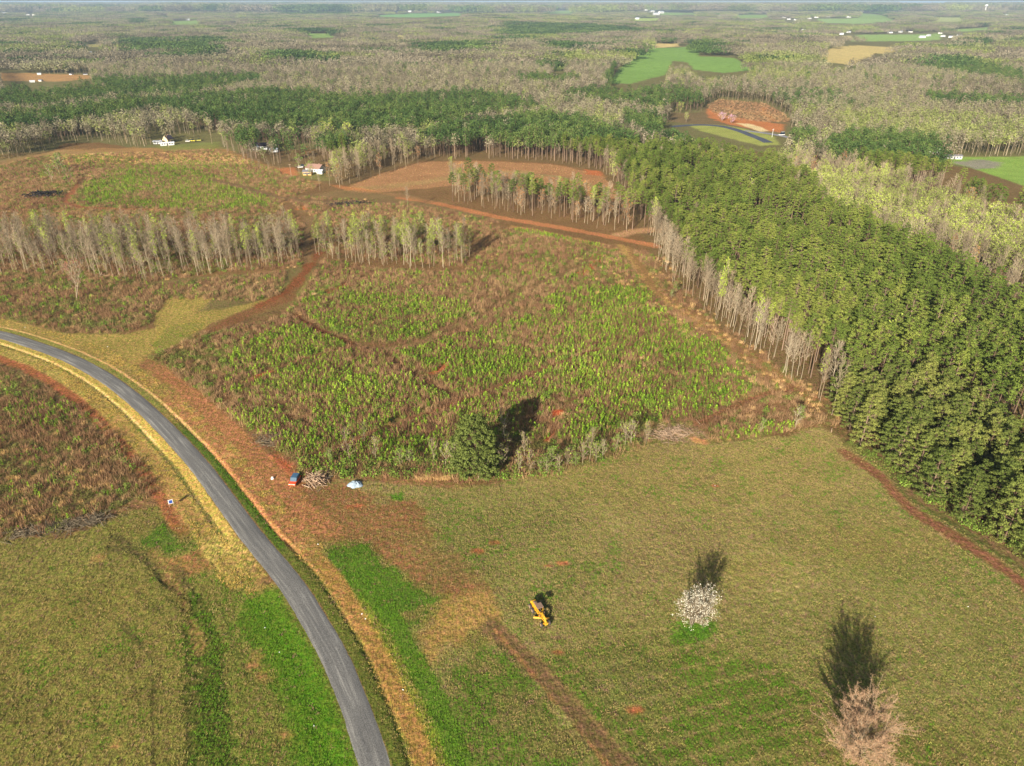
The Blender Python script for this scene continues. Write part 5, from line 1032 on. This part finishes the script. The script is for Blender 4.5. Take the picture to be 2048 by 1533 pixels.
def mound(name, label, cat, px, py, lx, ly, h, mat, seed, rz=0.0, wr_=.12, n=26):
    g = np.random.default_rng(seed); u = np.linspace(0, 2*math.pi, n, endpoint=False); vv = []; ff = []
    for j, rr_ in enumerate(np.linspace(0.02, 1, 9)):
        for k, a in enumerate(u):
            rad_ = rr_*(1+.14*math.sin(2*a+seed)+.1*math.sin(5*a+seed*2)); z = h*(1-rr_**2.2)*(1+wr_*math.sin(7*a+rr_*9+seed)+wr_*g.normal()*.6)-.05; vv.append((lx*rad_*math.cos(a), ly*rad_*math.sin(a), z))
    for j in range(8):
        for k in range(n): ff.append((j*n+k, j*n+(k+1) % n, (j+1)*n+(k+1) % n, (j+1)*n+k))
    me = mesh_np(name, np.array(vv), np.array(ff)[:, ::-1], [mat]); me.polygons.foreach_set("use_smooth", np.zeros(len(ff), bool)); return link(name, me, None, gat(px, py), rz, label=label, category=cat)
mound("gravel_heap", "low heap of blue grey stone on the bare ground right of the branches", "heap", 710, 970, 2.1, 1.9, 1.0, plain("blue_grey_stone", C(150, 164, 172), .8, .2, .35, 6), 3, .5)
mound("white_sack", "white bulk sack lying on the ground left of the orange red car", "sack", 545, 958, .5, .42, .75, MWH, 5)
ST = [(636, 1089, "beside the bright grass right of the ditch"), (724, 1228, "in the grass strip, upper of two"), (731, 1238, "in the grass strip, lower of two"), (530, 1256, "in the left field near the road"), (559, 1305, "in the bright grass left of the road"), (628, 1452, "low in the bright grass left of the road"), (806, 1380, "on the tan verge right of the road"), (1936, 1214, "far out on the right of the mown field"), (1750, 1234, "in the field above the big bare tree's shadow"), (215, 694, "on the verge above the gravel road bend"), (50, 655, "at the cutover edge by the left of the road"), (1430, 972, "in the upper middle of the mown field")]
for n_, (x, y, wh) in enumerate(ST): mound("stone", "small white stone "+wh, "stone", x, y, .2, .16, .2, MWH, 40+n_, n_, .1, 10)
# roadside sign
t = thing("sign_board", "blue sign with a white border on posts left of the gravel road", "sign", gat(344, 1014), R(24))
for x in (-.55, .55): Geo().box((x, 0, 1.3), (.08, .08, 2.4)).obj("post", MWD, t)
pn = Geo().box((0, -.08, 1.75), (1.15, .05, 1.3)).obj("border", MWH, t, .01); Geo().box((0, -.12, 1.75), (.85, .03, 1.0)).obj("panel", plain("blue_sign_face", C(44, 72, 140), .5, .3), t)
def postobj(name, label, px, py, h, r, mat, arm=False, cat="post"):
    t = thing(name, label, cat, gat(px, py)); Geo().tube((0, 0, -.2), (0, 0, h), r, r*.75, 10).obj("pole" if arm else "shaft", mat, t)
    Geo().box((0, 0, h-.5), (1.8, .12, .14)).tube((-.7, 0, h-.42), (-.7, 0, h-.2), .06).tube((.7, 0, h-.42), (.7, 0, h-.2), .06).obj("crossarm", mat, t) if arm else Geo().tube((0, 0, h), (0, 0, h+.05), r, r*.5, 10).obj("cap", mat, t)
    return t
postobj("fence_post", "pale wooden post at the foot of the lone pine", 957, 962, 1.7, .12, MWD); postobj("stake", "thin dark stake on the yellow verge left of the road", 479, 1106, 1.2, .05, MBLK); postobj("fence_post", "grey post where the plantation meets the cutover corner", 1662, 866, 1.6, .1, MWD)
postobj("utility_pole", "utility pole left of the brown roofed farmhouse", 583, 355, 10, .16, MWD, True, "pole"); postobj("utility_pole", "utility pole behind the cars at the farmhouse", 598, 340, 9, .16, MWD, True, "pole"); postobj("utility_pole", "white pole beside the small shelter on the far right field", 1876, 313, 10, .18, MWH, True, "pole"); postobj("utility_pole", "pale pole where the black road ends", 1544, 275, 8, .18, MWH, True, "pole")
WALLS = [plain("white_siding", C(206, 204, 196), .7, .2, .04), plain("cream_siding", C(228, 208, 160), .7, .2, .05), plain("tan_boards", C(200, 158, 98), .8, .1, .15), plain("grey_siding", C(190, 188, 184), .7, .2, .05)]
ROOFS = [plain("dark_shingles", C(70, 62, 68), .8, .2, .1), plain("brown_roof", C(150, 116, 100), .8, .2, .15), plain("pale_metal_roof", C(206, 208, 210), .5, .4, .06), plain("grey_shingles", C(120, 116, 116), .8, .2, .1)]
def house(px, py, w, l, h, rh, deg, wm, rm, label, detail=True, name="house", cat="house", group=None, door=0):
    t = thing(name, label, cat, gat(px, py), R(deg), group); z0 = -1.0
    b = Geo(); b.add([(-l/2, -w/2, z0), (l/2, -w/2, z0), (l/2, w/2, z0), (-l/2, w/2, z0), (-l/2, -w/2, h), (l/2, -w/2, h), (l/2, w/2, h), (-l/2, w/2, h), (-l/2, 0, h+rh), (l/2, 0, h+rh)],
        [(0, 1, 5, 4), (2, 3, 7, 6), (1, 2, 6, 9, 5), (3, 0, 4, 8, 7)]); b.obj("wall", WALLS[wm], t)
    o_ = .4; s_ = rh/(w/2); b = Geo()
    for sg in (-1, 1):
        y0, z1 = sg*(w/2+o_), h-o_*s_+.04; b.add([(-l/2-o_, y0, z1), (l/2+o_, y0, z1), (l/2+o_, 0, h+rh+.04), (-l/2-o_, 0, h+rh+.04), (-l/2-o_, y0, z1+.18), (l/2+o_, y0, z1+.18), (l/2+o_, 0, h+rh+.22), (-l/2-o_, 0, h+rh+.22)], [(3, 2, 1, 0), (4, 5, 6, 7), (0, 1, 5, 4), (1, 2, 6, 5), (3, 0, 4, 7)])
    rf = b.obj("roof", ROOFS[rm], t)
    if detail:
        Geo().box((l*.28, .6, h+rh), (.7, .7, 1.6)).obj("chimney", ROOFS[1], rf)
        d = Geo().box((door*l, -w/2-.04, 1.05), (1.0, .1, 2.1)).obj("door", ROOFS[0], t); Geo().box((door*l+.35, -w/2-.11, 1.0), (.1, .06, .1)).obj("handle", MST, d)
        for x in (-.36, -.18, .18, .36):
            if abs(x-door) > .1: wn_ = Geo().box((x*l, -w/2-.03, 1.6), (1.2, .08, 1.1)).obj("window", WALLS[0], t); Geo().box((x*l, -w/2-.08, 1.6), (1.0, .05, .9)).obj("pane", MDK, wn_)
    return t
house(337, 286, 6.5, 7.5, 3.8, 3.0, 70, 1, 0, "cream gabled farmhouse behind the far cutover", door=.05, name="farmhouse"); house(335, 291, 3.2, 12, 2.2, .6, 25, 0, 2, "long white shed in front of the cream gabled farmhouse", name="shed", cat="shed"); house(317, 288, 3.5, 8, 2.4, .5, 5, 0, 2, "small white trailer left of the long white shed", name="trailer", cat="trailer")
house(521, 298, 7, 14, 3, 2.4, 3, 0, 0, "white farmhouse with a dark roof left of the bright green tree", name="farmhouse"); house(549, 304, 4, 7, 2.2, 1.0, 0, 3, 2, "small grey shed right of the dark roofed white farmhouse", False, name="shed", cat="shed"); house(513, 300, 4, 4, 2.6, 1.2, 80, 0, 2, "tiny white outbuilding left of the dark roofed white farmhouse", False, name="shed", cat="shed")
house(632, 343, 9, 13, 3, 2.6, -22, 0, 1, "farmhouse with a brown roof at the edge of the far cutover", name="farmhouse"); house(616, 350, 5, 6.5, 2.8, 1.0, 0, 2, 3, "open tan wooden shed in front of the brown roofed farmhouse", name="shed", cat="shed"); house(640, 348, 3, 5, 2.4, .8, -10, 0, 2, "white lean-to at the right of the brown roofed farmhouse", False, name="shed", cat="shed")
house(1906, 318, 4, 13, 2.6, .8, -3, 3, 3, "grey ball field shelter on the far right field", name="shelter", cat="shelter"); house(1866, 306, 5, 9, 3, 1.4, 0, 3, 3, "grey roofed shed behind the pines by the far right field", False, name="shed", cat="shed")
for n_, (x, y) in enumerate(HOUSES):
    rs = np.random.default_rng(700+n_); far1 = y < 32; big = .4 if y > 85 else 1.0 if y > 50 else 1.5 if y > 30 else 2.6
    clu = "in the hamlet beyond the tan field" if 1590 < x < 2000 and 52 < y < 82 else "on the far ridge beside the right fields" if x > 1530 and y < 50 else "at the upper left clearing" if x < 190 and y > 85 else "on the horizon" if y < 20 else "beside the long green field" if 780 < x < 990 else "on the hill right of centre" if 1270 <= x <= 1330 else "among the woods at left" if x < 500 else "among the woods"
    hs = house(x, y, rs.uniform(9, 13)*big, rs.uniform(15, 24)*big, 5*big, 2.5*big, rs.uniform(-40, 40), int(rs.choice([0, 0, 0, 3])), int(rs.choice([2, 2, 3, 0])), "tiny white house "+clu, False, group="white houses "+clu)
x, y = G(1968, 30); rr0 = 9000; d_ = np.array([x, y]); d_ = d_/np.hypot(*d_)*rr0; zt = float(terr(*d_))
t = thing("water_tower", "white water tower standing on the horizon at the right", "tower", (float(d_[0]), float(d_[1]), zt)); Geo().tube((0, 0, -5), (0, 0, 72-zt), 5, 4, 12).obj("column", WALLS[0], t); Geo().tube((0, 0, 66-zt), (0, 0, 76-zt), 6, 15, 16).tube((0, 0, 76-zt), (0, 0, 86-zt), 15, 14, 16).tube((0, 0, 86-zt), (0, 0, 91-zt), 14, 4, 16).obj("tank", WALLS[0], t)
M['pink'] = leafy("pink_blossom", [C(196, 150, 168), C(206, 160, 178), C(190, 150, 170)], .1, .3)
gg = np.random.default_rng(905); t_, c, b = decid(7, 3.2, .15, gg, 16, 100, .06, 1.0, 420, .5, .02, .6, 2, 15, .1, .3); proto('redbud', {'trunk': t_, 'crown': c, 'blossom': b}, {'trunk': M['bark'], 'crown': M['twig'], 'blossom': M['pink']})
for (q, lb) in (((1444, 242), "left pink blossoming tree by the black road bend"), ((1463, 247), "right pink blossoming tree by the black road bend")):
    w = G(*q); place('redbud', w[0], w[1], 1.1, 1.0, lb, "tree", None, "redbud_tree", 0)
# ------------------------------------------------------------ haze
mh = bpy.data.materials.new("haze_air"); mh.use_nodes = True; nt = mh.node_tree; nt.nodes.clear(); out = nt.nodes.new("ShaderNodeOutputMaterial"); pv = nt.nodes.new("ShaderNodeVolumePrincipled")
pv.inputs["Density"].default_value = 5.2e-5; pv.inputs["Color"].default_value = (.54, .70, .88, 1); pv.inputs["Anisotropy"].default_value = 0.0; nt.links.new(pv.outputs[0], out.inputs["Volume"])
zlo = float(V[:, 2].min())-1; ztop = 122.5
hz = Geo().box((0, 0, (zlo+ztop)/2), (126000, 126000, ztop-zlo)).obj("haze", mh); hz["kind"] = "stuff"; hz["label"] = "pale blue haze over the distant woods"
print("max z", V[:, 2].max())

# ------------------------------------------------------------ rows of look-alikes: say which one of the row
byl = {}
for o in list(COL.objects):
    if o.parent is None and o.get("category") and o.get("label"): byl.setdefault(o["label"], []).append(o)
def ordinal(n): return "%d%s" % (n, "th" if 10 < n % 100 < 20 else {1: "st", 2: "nd", 3: "rd"}.get(n % 10, "th"))
for lb, os_ in byl.items():
    if len(os_) < 2 or "sapling" in lb.split(" in ")[0] or "inside the big" in lb or "among the pines" in lb or "plantation corner" in lb or len(os_) > 60: continue
    if len(lb.split()) > 13: continue
    os_.sort(key=lambda o: P(o.location.x, o.location.y, 0)[0])
    for n_, o in enumerate(os_): o["label"] = lb+", "+ordinal(n_+1)+" from left"
